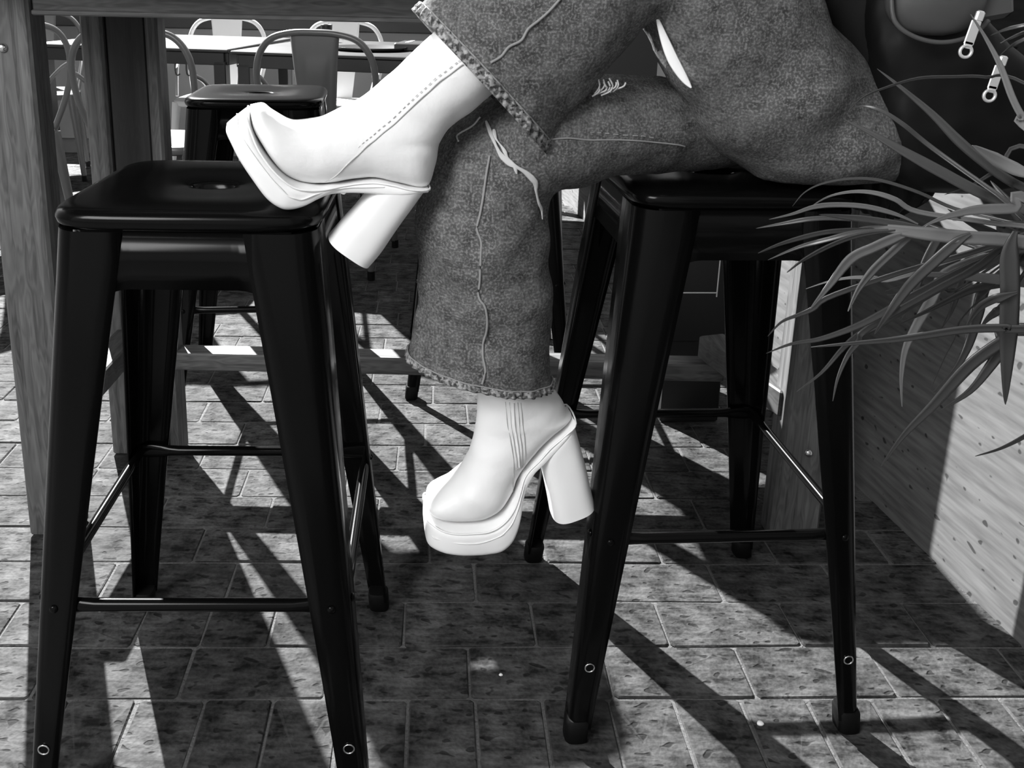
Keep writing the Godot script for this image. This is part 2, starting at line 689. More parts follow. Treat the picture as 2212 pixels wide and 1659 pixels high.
func build_stools():
	var s := make_stool()
	s.name = numbered("bar_stool")
	add_child(s)
	s.position = Vector3(-0.2963, 0, -1.0459)
	s.rotation.y = 0.0285
	tag(s, "black metal bar stool with the raised white boot planted on its seat", "stool", "black metal bar stools")
	var places := [
		[Vector3(0.361, 0, -1.1992), 0.068, "black metal bar stool that the person in jeans is sitting on"],
		[Vector3(-0.45, 0, -1.995), 0.1, "black metal bar stool behind the table's low rail, its seat seen past the boot toe"],
		[Vector3(0.09, 0, -2.2), 0.03, "black metal bar stool mostly hidden behind the hanging jeans leg"]]
	for p in places:
		var c := s.duplicate()
		c.name = numbered("bar_stool")
		add_child(c)
		c.position = p[0]
		c.rotation.y = p[1]
		tag(c, p[2], "stool", "black metal bar stools")

func make_stool() -> Node3D:
	var t := Node3D.new()
	# seat pan: dished top with a hole, rolled rim
	var st := begin()
	var seg := 64
	var rows := []
	var prof := [[0.0, -0.018, 1], [0.0, -0.006, 1], [0.03, -0.0045, 1], [0.12, -0.003, 0.9], [0.3, -0.003, 0.6], [0.5, -0.0005, 0.3], [0.72, 0.0, 0.1], [0.9, -0.001, 0.0]]
	for q in prof:
		var r := PackedVector3Array()
		for k in seg:
			var an := TAU * k / seg
			var hole := Vector2(cos(an) * 0.026, sin(an) * 0.014)
			var rim := Vector2(sp(cos(an), 0.3), sp(sin(an), 0.3)) * (SH + 0.004)
			if q[2] > 0.95:
				hole *= 1.0 + q[0] * 8.0
				r.append(Vector3(hole.x, SEAT + q[1], hole.y))
			else:
				var f: float = q[0]
				var round_ := Vector2(cos(an), sin(an)) * (SH + 0.004)
				var p := hole.lerp(round_.lerp(rim, f), f)
				r.append(Vector3(p.x, SEAT + q[1], p.y))
		rows.append(r)
	for q in [[-0.003, -0.0015], [0.0035, -0.005], [0.006, -0.0115], [0.0045, -0.018], [0.001, -0.022], [-0.004, -0.024], [-0.006, -0.03]]:
		var r := PackedVector3Array()
		for k in seg:
			var an := TAU * k / seg
			var e: float = SH + 0.003 + q[0]
			r.append(Vector3(sp(cos(an), 0.3) * e, SEAT + q[1], sp(sin(an), 0.3) * e))
		rows.append(r)
	skin(st, rows)
	obj(st, "seat", M.black, t)
	# four legs of folded sheet, open to the inside
	for sx in [-1, 1]:
		for sz in [-1, 1]:
			st = begin()
			var lr := []
			for i in 17:
				var y := 0.022 + (0.735 - 0.022) * i / 16.0
				lr.append(leg_section(y, sx, sz))
			skin(st, lr, true, true, true)
			var leg := obj(st, "leg", M.black, t)
			st = begin()
			var o := corner(0.0) - 0.0135
			var cr := []
			for q in [[0.0, 0.0135], [0.003, 0.016], [0.03, 0.0165], [0.034, 0.0145]]:
				var r := PackedVector3Array()
				for k in 20:
					var an := TAU * k / 20
					r.append(Vector3(sx * (o - q[0] * 0.08) + sp(cos(an), 0.6) * q[1], q[0], sz * (o - q[0] * 0.08) + sp(sin(an), 0.6) * q[1]))
				cr.append(r)
			skin(st, cr, true, true, true)
			obj(st, "foot", M.rubber, leg)
			var yb := 0.295
			var ob := corner(yb)
			st = begin()
			dome(st, Vector3(sx * (ob - 0.022), yb, sz * (ob + 0.0005)), Vector3(0, 0, sz), 0.005, 0.003)
			obj(st, "bolt", M.black, leg)
			st = begin()
			dome(st, Vector3(sx * (ob + 0.0005), yb, sz * (ob - 0.022)), Vector3(sx, 0, 0), 0.005, 0.003)
			obj(st, "bolt", M.black, leg)
			st = begin()
			var yr := 0.115
			var rr := []
			for k in 20:
				var an := TAU * k / 20
				rr.append(Vector3(sx * (corner(yr) - 0.017) + cos(an) * 0.0062, yr + sin(an) * 0.0062, sz * (corner(yr) + 0.0006)))
			tube(st, rr, 0.0011, 6, true, Vector3(0, 0, 1))
			obj(st, "grommet", M.steel, leg)
	# aprons between the legs, arched into them
	for side in 4:
		st = begin()
		var b := Basis(Vector3.UP, PI / 2 * side)
		var n := 28
		var r0 := PackedVector3Array()
		var r1 := PackedVector3Array()
		var r2 := PackedVector3Array()
		var r3 := PackedVector3Array()
		for i in n + 1:
			var f := -1.0 + 2.0 * i / n
			var reach := 0.118
			var dx := maxf(0.0, absf(f) * reach - 0.058) / 0.06
			var low := 0.672 - 0.072 * (1.0 - sqrt(maxf(0.0, 1.0 - dx * dx)))
			var top := 0.737
			r0.append(b * Vector3(f * reach * 0.99, top, corner(top) - 0.0015))
			r1.append(b * Vector3(f * reach, low, corner(low) - 0.0015))
			r2.append(b * Vector3(f * reach, low, corner(low) - 0.0045))
			r3.append(b * Vector3(f * reach * 0.99, top, corner(top) - 0.0045))
		skin(st, [r0, r1, r2, r3, r0], false)
		obj(st, "apron", M.black, t)
	# footrest rails, tube with flattened ends
	for side in 4:
		st = begin()
		var b := Basis(Vector3.UP, PI / 2 * side)
		var y := 0.295
		var o := corner(y) - 0.006
		var path := []
		for i in 25:
			path.append(b * Vector3(lerpf(-o + 0.004, o - 0.004, i / 24.0), y, o - 0.002))
		tube(st, path, func(f): return Vector2(0.0075, 0.0075).lerp(Vector2(0.004, 0.0115), smoothstep(0.34, 0.46, absf(f - 0.5))), 14)
		obj(st, "footrest", M.black, t)
	return t

func leg_section(y: float, sx: int, sz: int) -> PackedVector3Array:
	var f := clampf((y - 0.02) / 0.7, 0.0, 1.0)
	var L := lerpf(0.03, 0.078, pow(f, 1.1))
	var r := lerpf(0.011, 0.034, f)
	var o := corner(y)
	var outer := []
	outer.append(Vector2(L, 0.0))
	outer.append(Vector2((L + r) / 2, 0.0))
	for k in 9:
		var an := PI / 2 * k / 8.0
		outer.append(Vector2(r - r * sin(an), r - r * cos(an)))
	outer.append(Vector2(0.0, (L + r) / 2))
	outer.append(Vector2(0.0, L))
	var inner := []
	var w := 0.003
	inner.append(Vector2(w, L))
	inner.append(Vector2(w, (L + r) / 2))
	for k in 9:
		var an := PI / 2 * (8 - k) / 8.0
		inner.append(Vector2(r - (r - w) * sin(an), r - (r - w) * cos(an)))
	inner.append(Vector2((L + r) / 2, w))
	inner.append(Vector2(L, w))
	var out := PackedVector3Array()
	for p in outer + inner:
		out.append(Vector3(sx * (o - p.x), y, sz * (o - p.y)))
	return out

# ---------------------------------------------------------------- the person
func build_person():
	var t := thing("person", "person in flared blue jeans, black jacket and white platform boots seated sideways on a stool", "person")
	var body := put(body_mesh(), "body", M.skin, t)
	var st := begin()
	var hr := []
	for i in 9:
		var a := PI * 0.62 * i / 8.0
		var r := PackedVector3Array()
		for k in 20:
			var an := TAU * k / 20
			r.append(Vector3(0.475 + 0.112 * sin(a) * cos(an), 1.565 + 0.125 * cos(a), -1.17 + 0.1 * sin(a) * sin(an)))
		hr.append(r)
	skin(st, hr)
	obj(st, "hair", M.hair, t)
	boot(t, true)
	boot(t, false)
	# jeans
	var jeans := Node3D.new()
	jeans.name = "jeans"
	t.add_child(jeans)
	jeans.set_meta("label", "washed denim jeans with frayed hems")
	var nz := FastNoiseLite.new()
	nz.seed = 5
	nz.frequency = 1.0
	nz.fractal_octaves = 2
	var folds := func(s, an, p):
		var sh := smoothstep(0.02, 0.15, s) * (1.0 - smoothstep(0.5, 0.62, s))
		# soft slanting folds that run from the knee to the back of the hem
		var q: float = (p.y - 0.55) * 8.0 + (p.x - 0.03) * 16.0
		var d: float = 0.0065 * sin(q + 2.0 * nz.get_noise_2d(p.y * 7.0, p.x * 7.0)) * sh
		d += 0.006 * nz.get_noise_3d(p.x * 9.0, p.y * 6.0, p.z * 9.0)
		d += 0.0025 * nz.get_noise_3d(p.x * 30.0, p.y * 18.0, p.z * 30.0)
		return d
	denim_leg(jeans, LOWER_LEG, folds)
	var folds2 := func(s, _an, p):
		var d: float = 0.007 * nz.get_noise_3d(p.x * 8.0 + 3.0, p.y * 8.0, p.z * 8.0)
		d += 0.0022 * nz.get_noise_3d(p.x * 28.0 + 3.0, p.y * 28.0, p.z * 28.0)
		d += 0.004 * sin(p.y * 46.0 - p.x * 34.0) * smoothstep(0.55, 0.75, s) * (1.0 - smoothstep(0.8, 0.95, s))
		return d
	denim_leg(jeans, RAISED_LEG, folds2)
	for q in [[LOWER_LEG, OUTSEAM, folds, 0.0015], [LOWER_LEG, THIGH_SEAM, folds, 0.0011], [RAISED_LEG, SHIN_SEAM, folds2, 0.0016]]:
		st = begin()
		tube(st, ride(q[0], q[1], q[2], 0.0008), q[3], 6)
		obj(st, "seam", M.stitch, jeans)
	st = begin()
	dashes(st, ride(LOWER_LEG, THIGH_STITCH, folds, 0.0006), 0.0009)
	obj(st, "stitching", M.stitch, jeans).set_meta("kind", "stuff")
	var strip := ride(LOWER_LEG, FRAYED_STRIP, folds, 0.003)
	st = begin()
	tube(st, strip, func(f): return Vector2(lerpf(0.0026, 0.0016, f) * (0.55 + 0.9 * sin(PI * minf(1.0, f * 1.05))) * (1.0 + 0.35 * sin(f * 23.0)), 0.0012), 8, false, Vector3(0, 0, 1))
	obj(st, "frayed_thread", M.thread, jeans)
	st = begin()
	tube(st, ride(LOWER_LEG, FRAYED_STRIP_B, folds, 0.003), func(f): return Vector2(0.0014 * (1.2 + 0.5 * sin(f * 17.0)), 0.001), 8, false, Vector3(0, 0, 1))
	obj(st, "frayed_thread", M.thread, jeans)
	st = begin()
	tube(st, ride(LOWER_LEG, LOOSE_THREAD, folds, 0.005), 0.0011, 6)
	obj(st, "frayed_thread", M.thread, jeans)
	# pale threads standing in for a lit spot on the far thigh
	st = begin()
	var rr := RandomNumberGenerator.new()
	rr.seed = 3
	for k in 11:
		var a := Vector3(0.155 + 0.0026 * k, 0.881 + rr.randf_range(-0.003, 0.003) + k * 0.0008, -0.998 - 0.0003 * k)
		var b := a + Vector3(rr.randf_range(-0.004, 0.012), rr.randf_range(0.008, 0.017), rr.randf_range(0.0, 0.003))
		tube(st, curve([a, (a + b) / 2 + Vector3(0.003, 0.0, 0.003), b], 4), 0.0011, 5)
	obj(st, "lit_spot_threads", M.thread, jeans).set_meta("kind", "stuff")
	st = begin()
	var lin := [Vector3(0.222, 0.972, -1.0), Vector3(0.232, 0.948, -0.998), Vector3(0.243, 0.925, -0.995), Vector3(0.256, 0.905, -0.992), Vector3(0.265, 0.894, -0.99)]
	tube(st, curve(lin, 5), func(f): return Vector2(0.0058 * sin(PI * clampf(f * 0.93 + 0.04, 0.0, 1.0)) + 0.0003, 0.0012), 10, false, Vector3(0, 0, 1))
	obj(st, "bright_gap_strip", M.sole, jeans)  # white strip painted as the bright background between the legs
	# jacket
	var jk := [[0.55, 0.715, 0.06], [0.52, 0.75, 0.085], [0.485, 0.82, 0.10], [0.44, 0.9, 0.11], [0.395, 1.0, 0.12], [0.365, 1.15, 0.16], [0.37, 1.3, 0.18], [0.41, 1.4, 0.15], [0.45, 1.45, 0.07]]
	var rows := []
	for q in jk:
		var back: float = [0.60, 0.635, 0.665, 0.68, 0.67, 0.66, 0.655, 0.62, 0.55][rows.size()]
		rows.append([q[0], q[1], -1.17, back, q[1], -1.17, 0, 0, q[2], 2.2])
	st = begin()
	var crease := func(_s, an, p):
		return 0.007 * nz.get_noise_3d(p.x * 14.0, p.y * 6.0, p.z * 14.0) + 0.0045 * sin(an * 17.0 + 3.0 * nz.get_noise_1d(p.y * 9.0)) * smoothstep(1.0, 0.8, p.y)
	loft(st, rows, 6, 72, crease)
	var jacket := obj(st, "jacket", M.jacket, t)
	for side in [-1, 1]:
		st = begin()
		tube(st, curve([Vector3(0.5, 1.37, -1.17 + side * 0.17), Vector3(0.53, 1.24, -1.17 + side * 0.215), Vector3(0.52, 1.12, -1.17 + side * 0.215), Vector3(0.44, 1.08, -1.17 + side * 0.18)], 5), func(f): return Vector2(0.06 - 0.02 * f, 0.06 - 0.02 * f), 18)
		obj(st, "sleeve", M.jacket, jacket)

# puts points that were measured on the unfolded cloth onto the folded surface
func ride(data: Array, flat_: Array, folds: Callable, lift: float) -> Array:
	var sts := stations(data, 6)
	var o := []
	for p in curve(vecs(flat_), 4):
		var best := 1e9
		var bs: Array = sts[0]
		for s in sts:
			var ax: Vector3 = ((s[0] - s[1]) as Vector3).cross(s[2]).normalized()
			var d = absf((p - (s[0] + s[1]) / 2.0).dot(ax)) + 0.3 * p.distance_to((s[0] + s[1]) / 2.0)
			if d < best:
				best = d
				bs = s
		var off: Vector3 = (p - (bs[0] + bs[1]) / 2.0).normalized()
		o.append(p + off * (folds.call(bs[4], 0.0, p) + lift))
	return o

func dashes(st: SurfaceTool, path: Array, r: float):
	var i := 0
	while i + 1 < path.size():
		tube(st, [path[i], path[i + 1]], r, 5)
		i += 2

func denim_leg(jeans: Node3D, data: Array, folds: Callable):
	var sts := stations(data, 6)
	var rows := loft_rows(sts, 72, folds)
	# turned-in cloth at the hem gives the leg its thickness
	var inner := loft_rows(sts.slice(0, 9), 72, folds, -0.0035)
	inner.reverse()
	var st := begin()
	skin(st, inner + rows, true, false, true)
	var leg := obj(st, "trouser_leg", M.denim, jeans)
	# hem band: doubled cloth with the roped pucker of a washed hem
	var pucker := func(s, an, p):
		return folds.call(s, an, p) + 0.0015 + 0.0017 * sin(an * 46.0 + s * 60.0 + 1.7 * sin(an * 7.0))
	var band := []
	for i in 5:
		var f := i / 4.0
		var a: Array = sts[0]
		var b: Array = sts[HEM_STEPS[data.size()]]
		band.append([a[0].lerp(b[0], f), a[1].lerp(b[1], f), a[2].lerp(b[2], f), 2.0, lerpf(a[4], b[4], f)])
	var hr := loft_rows(band, 220, pucker)
	var lo := loft_rows([band[0]], 220, folds, -0.003)
	var hi := loft_rows([band[4]], 220, folds, -0.001)
	st = begin()
	skin(st, lo + hr + hi)
	obj(st, "hem", M.hem, leg)
	st = begin()
	var line := loft_rows([band[4]], 220, folds, 0.0012)
	tube(st, Array(line[0]), 0.0011, 5, true)
	obj(st, "hem_stitch", M.stitch, leg)

const HEM_STEPS := {17: 3, 16: 5}

func boot(t: Node3D, raised: bool):
	var b := Node3D.new()
	b.name = "platform_boot"
	t.add_child(b, true)
	b.set_meta("label", "raised white platform ankle boot, toe on the stool seat" if raised else "hanging white platform ankle boot with an inner zip")
	var nz := FastNoiseLite.new()
	nz.seed = 9
	nz.frequency = 1.0
	var wrinkle := func(s, _an, p):
		var d: float = 0.0016 * nz.get_noise_3d(p.x * 18.0, p.y * 18.0, p.z * 18.0)
		if raised:
			# creases behind the ankle
			for w in [[Vector2(-0.033, 0.853), Vector2(0.78, -0.62), 0.022, 0.0016], [Vector2(-0.033, 0.829), Vector2(0.99, -0.12), 0.026, 0.0018]]:
				var q := Vector2(p.x, p.y) - (w[0] as Vector2)
				var along: float = q.dot(w[1])
				var off: float = q.dot(Vector2(-w[1].y, w[1].x)) + along * along * 6.0
				d -= w[3] * exp(-pow(off / 0.0055, 2.0) - pow(along / w[2], 2.0))
		return d
	var st := begin()
	loft(st, RAISED_UPPER if raised else LOWER_UPPER, 5, 64, wrinkle, true, false)
	obj(st, "upper", M.boot, b)
	st = begin()
	loft(st, RAISED_SOLE if raised else LOWER_SOLE, 5, 48)
	obj(st, "platform_sole", M.sole, b)
	st = begin()
	loft(st, RAISED_HEEL if raised else LOWER_HEEL, 4, 44)
	obj(st, "block_heel", M.sole, b)
	st = begin()
	var w := vecs(RAISED_WELT if raised else LOWER_WELT)
	tube(st, curve(w, 4), 0.0012, 6)
	obj(st, "welt", M.sole, b)
	st = begin()
	tube(st, curve(vecs(RAISED_GROOVE if raised else LOWER_GROOVE), 4), 0.0008, 6)
	obj(st, "sole_ridge", M.sole, b)
	if raised:
		st = begin()
		var path := ride(RAISED_UPPER, RAISED_SEAM, wrinkle, 0.0002)
		tube(st, path, 0.0008, 6)
		var shifted := []
		for p in path:
			shifted.append(p + Vector3(-0.0035, 0.004, 0))
		obj(st, "side_seam", M.boot_stitch, b)
		st = begin()
		dashes(st, shifted, 0.0005)
		obj(st, "seam_stitching", M.boot_stitch, b).set_meta("kind", "stuff")
	else:
		for z in [FASTENER_ROW_0, FASTENER_ROW_1, FASTENER_ROW_3, FASTENER_ROW_4]:
			st = begin()
			tube(st, ride(LOWER_UPPER, z, wrinkle, 0.0002), 0.00055, 6)
			obj(st, "zip_stitching", M.boot_stitch, b)
		st = begin()
		tube(st, ride(LOWER_UPPER, FASTENER_ROW_2, wrinkle, 0.0004), 0.0013, 6)
		obj(st, "zip", M.sole, b)

# limbs, trunk and head as one skin: smooth union of tapered capsules, meshed with surface nets
func body_mesh() -> ArrayMesh:
	var bones := [
		[Vector3(0.49, 0.86, -1.19), Vector3(0.52, 1.12, -1.17), 0.05, 0.075], [Vector3(0.52, 1.12, -1.17), Vector3(0.51, 1.33, -1.17), 0.09, 0.1],
		[Vector3(0.5, 1.34, -1.03), Vector3(0.5, 1.34, -1.31), 0.05, 0.05], [Vector3(0.5, 1.36, -1.17), Vector3(0.48, 1.48, -1.17), 0.05, 0.045],
		[Vector3(0.475, 1.52, -1.17), Vector3(0.465, 1.58, -1.17), 0.07, 0.085], [Vector3(0.4, 1.545, -1.17), Vector3(0.375, 1.53, -1.17), 0.02, 0.014],
		[Vector3(0.46, 0.87, -1.12), Vector3(0.245, 1.07, -1.03), 0.05, 0.045], [Vector3(0.245, 1.06, -1.03), Vector3(0.006, 0.91, -0.99), 0.045, 0.028],
		[Vector3(0.006, 0.91, -0.99), Vector3(-0.055, 0.858, -0.972), 0.026, 0.018], [Vector3(0.46, 0.812, -1.23), Vector3(0.085, 0.815, -1.05), 0.027, 0.034],
		[Vector3(0.085, 0.8, -1.05), Vector3(0.074, 0.46, -1.048), 0.034, 0.024], [Vector3(0.074, 0.46, -1.048), Vector3(0.06, 0.385, -1.046), 0.024, 0.016],
		[Vector3(0.5, 1.34, -1.0), Vector3(0.52, 1.14, -0.96), 0.042, 0.034], [Vector3(0.52, 1.14, -0.96), Vector3(0.46, 1.09, -1.0), 0.034, 0.026],
		[Vector3(0.5, 1.34, -1.34), Vector3(0.52, 1.14, -1.38), 0.042, 0.034], [Vector3(0.52, 1.14, -1.38), Vector3(0.46, 1.09, -1.34), 0.034, 0.026]]
	var cell := 0.017
	var lo := Vector3(-0.2, 0.33, -1.46)
	var n := Vector3i(48, 80, 34)
	var f := PackedFloat32Array()
	f.resize(n.x * n.y * n.z)
	f.fill(1.0)
	for b in bones:
		var r := maxf(b[2], b[3]) + 0.06
		var p0: Vector3 = (b[0] as Vector3).min(b[1]) - Vector3.ONE * r
		var p1: Vector3 = (b[0] as Vector3).max(b[1]) + Vector3.ONE * r
		var i0 := Vector3i(((p0 - lo) / cell).floor()).clamp(Vector3i.ZERO, n - Vector3i.ONE)
		var i1 := Vector3i(((p1 - lo) / cell).ceil()).clamp(Vector3i.ZERO, n - Vector3i.ONE)
		var ax: Vector3 = b[1] - b[0]
		var l2 := ax.length_squared()
		for z in range(i0.z, i1.z + 1):
			for y in range(i0.y, i1.y + 1):
				for x in range(i0.x, i1.x + 1):
					var p := lo + Vector3(x, y, z) * cell
					var h := clampf((p - b[0]).dot(ax) / l2, 0.0, 1.0)
					var d: float = (p - b[0] - ax * h).length() - lerpf(b[2], b[3], h)
					var k := x + n.x * (y + n.y * z)
					var c := f[k]
					var m := clampf(0.5 + 0.5 * (c - d) / 0.03, 0.0, 1.0)
					f[k] = lerpf(c, d, m) - 0.03 * m * (1.0 - m)
	var at := {}
	var st := begin()
	st.set_smooth_group(0)
	var pts := []
	for z in n.z - 1:
		for y in n.y - 1:
			for x in n.x - 1:
				var base := x + n.x * (y + n.y * z)
				var inside := 0
				for c in 8:
					if f[base + (c & 1) + n.x * ((c >> 1 & 1) + n.y * (c >> 2))] < 0.0:
						inside += 1
				if inside == 0 or inside == 8:
					continue
				var sum := Vector3.ZERO
				var cnt := 0
				for e in 12:
					var a: int = [0, 2, 4, 6, 0, 1, 4, 5, 0, 1, 2, 3][e]
					var b2: int = a + [1, 2, 4][e / 4]
					var fa := f[base + (a & 1) + n.x * ((a >> 1 & 1) + n.y * (a >> 2))]
					var fb := f[base + (b2 & 1) + n.x * ((b2 >> 1 & 1) + n.y * (b2 >> 2))]
					if (fa < 0.0) != (fb < 0.0):
						var va := Vector3(a & 1, a >> 1 & 1, a >> 2)
						var vb := Vector3(b2 & 1, b2 >> 1 & 1, b2 >> 2)
						sum += va.lerp(vb, fa / (fa - fb))
						cnt += 1
				at[base] = pts.size()
				pts.append(lo + (Vector3(x, y, z) + sum / cnt) * cell)
	var step := [1, n.x, n.x * n.y]
	for z in range(1, n.z - 1):
		for y in range(1, n.y - 1):
			for x in range(1, n.x - 1):
				var base := x + n.x * (y + n.y * z)
				for ax in 3:
					var s0 := f[base] < 0.0
					if s0 == (f[base + step[ax]] < 0.0):
						continue
					var u: int = step[(ax + 1) % 3]
					var v: int = step[(ax + 2) % 3]
					if not (at.has(base) and at.has(base - u) and at.has(base - u - v) and at.has(base - v)):
						continue
					var q := [pts[at[base]], pts[at[base - u]], pts[at[base - u - v]], pts[at[base - v]]]
					if s0:
						q.reverse()
					quad(st, q[0], q[1], q[2], q[3])
	return finish(st)

# ---------------------------------------------------------------- far tables and chairs
func build_back_tables():
	var spots := [
		[Vector3(-1.28, 0, -3.99), -0.12, "pale-topped cafe table at the back, with the two bag hooks under its front edge"],
		[Vector3(-2.75, 0, -4.35), -0.1, "unseen pale-topped cafe table added at the far left to shade the floor"],  # added out of sight so its shadow dims the floor
		[Vector3(-0.31, 0, -3.78), -0.18, "pale-topped cafe table at the back, with the black tray and box on it"]]
	for i in 3:
		var t := thing("cafe_table", spots[i][2], "table", spots[i][0], spots[i][1], "cafe tables at the back")
		var st := begin()
		box(st, Vector3(0, 0.733, 0), Vector3(0.84 if i < 2 else 1.02, 0.014, 0.86), 0.003)
		obj(st, "tabletop", M.table_top, t)
		var hw := 0.4 if i < 2 else 0.48
		for q in [[Vector3(0, 0.7, 0.41), Vector3(hw * 2, 0.05, 0.03)], [Vector3(0, 0.7, -0.41), Vector3(hw * 2, 0.05, 0.03)], [Vector3(-hw, 0.7, 0), Vector3(0.03, 0.05, 0.82)], [Vector3(hw, 0.7, 0), Vector3(0.03, 0.05, 0.82)]]:
			st = begin()
			box(st, q[0], q[1], 0.002)
			obj(st, "frame", M.table_frame, t)
		for sx in [-1, 1]:
			for sz in [-1, 1]:
				st = begin()
				box(st, Vector3(sx * (hw - 0.02), 0.345, sz * 0.4), Vector3(0.05, 0.69, 0.05), 0.003)
				obj(st, "leg", M.table_frame, t)
	# two bag hooks hanging under the left table
	var hk := thing("bag_hooks", "two small black hooks hanging under the front edge of a back table", "hook", Vector3(-1.14, 0.675, -3.55))
	for k in 2:
		var st := begin()
		tube(st, curve([Vector3(k * 0.045, 0.0, 0), Vector3(k * 0.045, -0.035, 0), Vector3(k * 0.045 + 0.008, -0.046, 0), Vector3(k * 0.045 + 0.018, -0.04, 0)], 4), 0.003, 6)
		obj(st, "hook", M.plastic, hk)
	var dark := make_chair(M.chair_dark)
	var pale := make_chair(M.chair_pale)
	var seats := [
		[dark, Vector3(-0.44, 0, -3.12), -0.14, "grey metal cafe chair with its splat back turned to us beside the boot", 1.0],
		[dark, Vector3(-1.06, 0, -3.1), -0.05, "grey metal cafe chair whose round back shows behind the timber post", 1.0],
		[dark, Vector3(0.17, 0, -3.02), 0.05, "grey metal cafe chair mostly hidden behind the seated person", 1.0],
		[dark, Vector3(-1.72, 0, -3.2), 0.95, "grey metal cafe chair seen edge-on beside the left timber post", 1.0],
		[pale, Vector3(-1.2, 0, -4.36), PI - 0.05, "pale metal cafe chair facing us across the left back table", 0.975],
		[pale, Vector3(-0.6, 0, -4.3), PI - 0.1, "pale metal cafe chair facing us behind the black cup", 0.97],
		[dark, Vector3(-2.12, 0, -4.45), PI + 0.35, "grey metal cafe chair facing us past the left end of the back tables", 0.98]]
	var first := {}
	for s in seats:
		var c: Node3D = s[0]
		if first.has(c):
			c = c.duplicate()
		else:
			first[c] = true
		c.name = numbered("cafe_chair")
		add_child(c)
		c.position = s[1]
		c.rotation.y = s[2]
		c.scale = Vector3.ONE * float(s[4])
		tag(c, s[3], "chair", "pale cafe chairs" if s[0] == pale else "grey cafe chairs")
	# things on the right-hand back table
	var tray := thing("serving_tray", "flat black oval tray lying on the back table", "tray", Vector3(-0.36, 0.742, -3.62))
	var st := begin()
	var rows := []
	for q in [[0.001, 0.0], [0.13, 0.0], [0.15, 0.012], [0.153, 0.012], [0.134, -0.002], [0.001, -0.002]]:
		var r := PackedVector3Array()
		for k in 36:
			r.append(Vector3(cos(TAU * k / 36) * q[0], q[1] + 0.002, sin(TAU * k / 36) * q[0] * 0.8))
		rows.append(r)
	skin(st, rows)
	obj(st, "dish", M.plastic, tray)
	var cup := thing("black_cup", "small black tapered cup standing on the back table", "cup", Vector3(-0.61, 0.74, -4.12))
	st = begin()
	rows = []
	for q in [[0.001, 0.0], [0.022, 0.0], [0.027, 0.075], [0.027, 0.08], [0.025, 0.08], [0.02, 0.01], [0.001, 0.01]]:
		var r := PackedVector3Array()
		for k in 24:
			r.append(Vector3(cos(TAU * k / 24) * q[0], q[1], sin(TAU * k / 24) * q[0]))
		rows.append(r)
	skin(st, rows)
	obj(st, "cup_body", M.plastic, cup)
	st = begin()
	box(st, Vector3(0, 0.025, 0.024), Vector3(0.024, 0.022, 0.004), 0.001, Basis(Vector3.RIGHT, -0.06))
	obj(st, "paper_label", M.paper, cup)
	var bx := thing("black_box", "flat black box with a white paper tag on the back table", "box", Vector3(-0.19, 0.74, -3.72), -0.15)
	st = begin()
	box(st, Vector3(0, 0.016, 0), Vector3(0.115, 0.032, 0.2), 0.004)
	obj(st, "box_body", M.plastic, bx)
	st = begin()
	box(st, Vector3(-0.012, 0.0335, -0.01), Vector3(0.016, 0.0015, 0.13), 0.0005)
	obj(st, "paper_tag", M.paper, bx)

	var cab := thing("black_cabinet", "black cabinet with a thin pale inlay line standing behind the table near the right wall", "cabinet", Vector3(0.565, 0, -2.03), 0.06)
	st = begin()
	box(st, Vector3(0, 0.46, 0), Vector3(0.14, 0.92, 0.25), 0.004)
	var cb := obj(st, "cabinet_body", M.plastic, cab)
	st = begin()
	box(st, Vector3(0, 0.56, 0.128), Vector3(0.132, 0.7, 0.008), 0.002)
	var dr := obj(st, "door", M.plastic, cab)
	for q in [[Vector3(0.035, 0.6, 0.132), Vector3(0.003, 0.56, 0.002)], [Vector3(-0.01, 0.33, 0.132), Vector3(0.09, 0.003, 0.002)], [Vector3(-0.055, 0.6, 0.132), Vector3(0.003, 0.56, 0.002)]]:
		st = begin()
		box(st, q[0], q[1], 0.0005)
		obj(st, "inlay", M.chair_pale, dr)

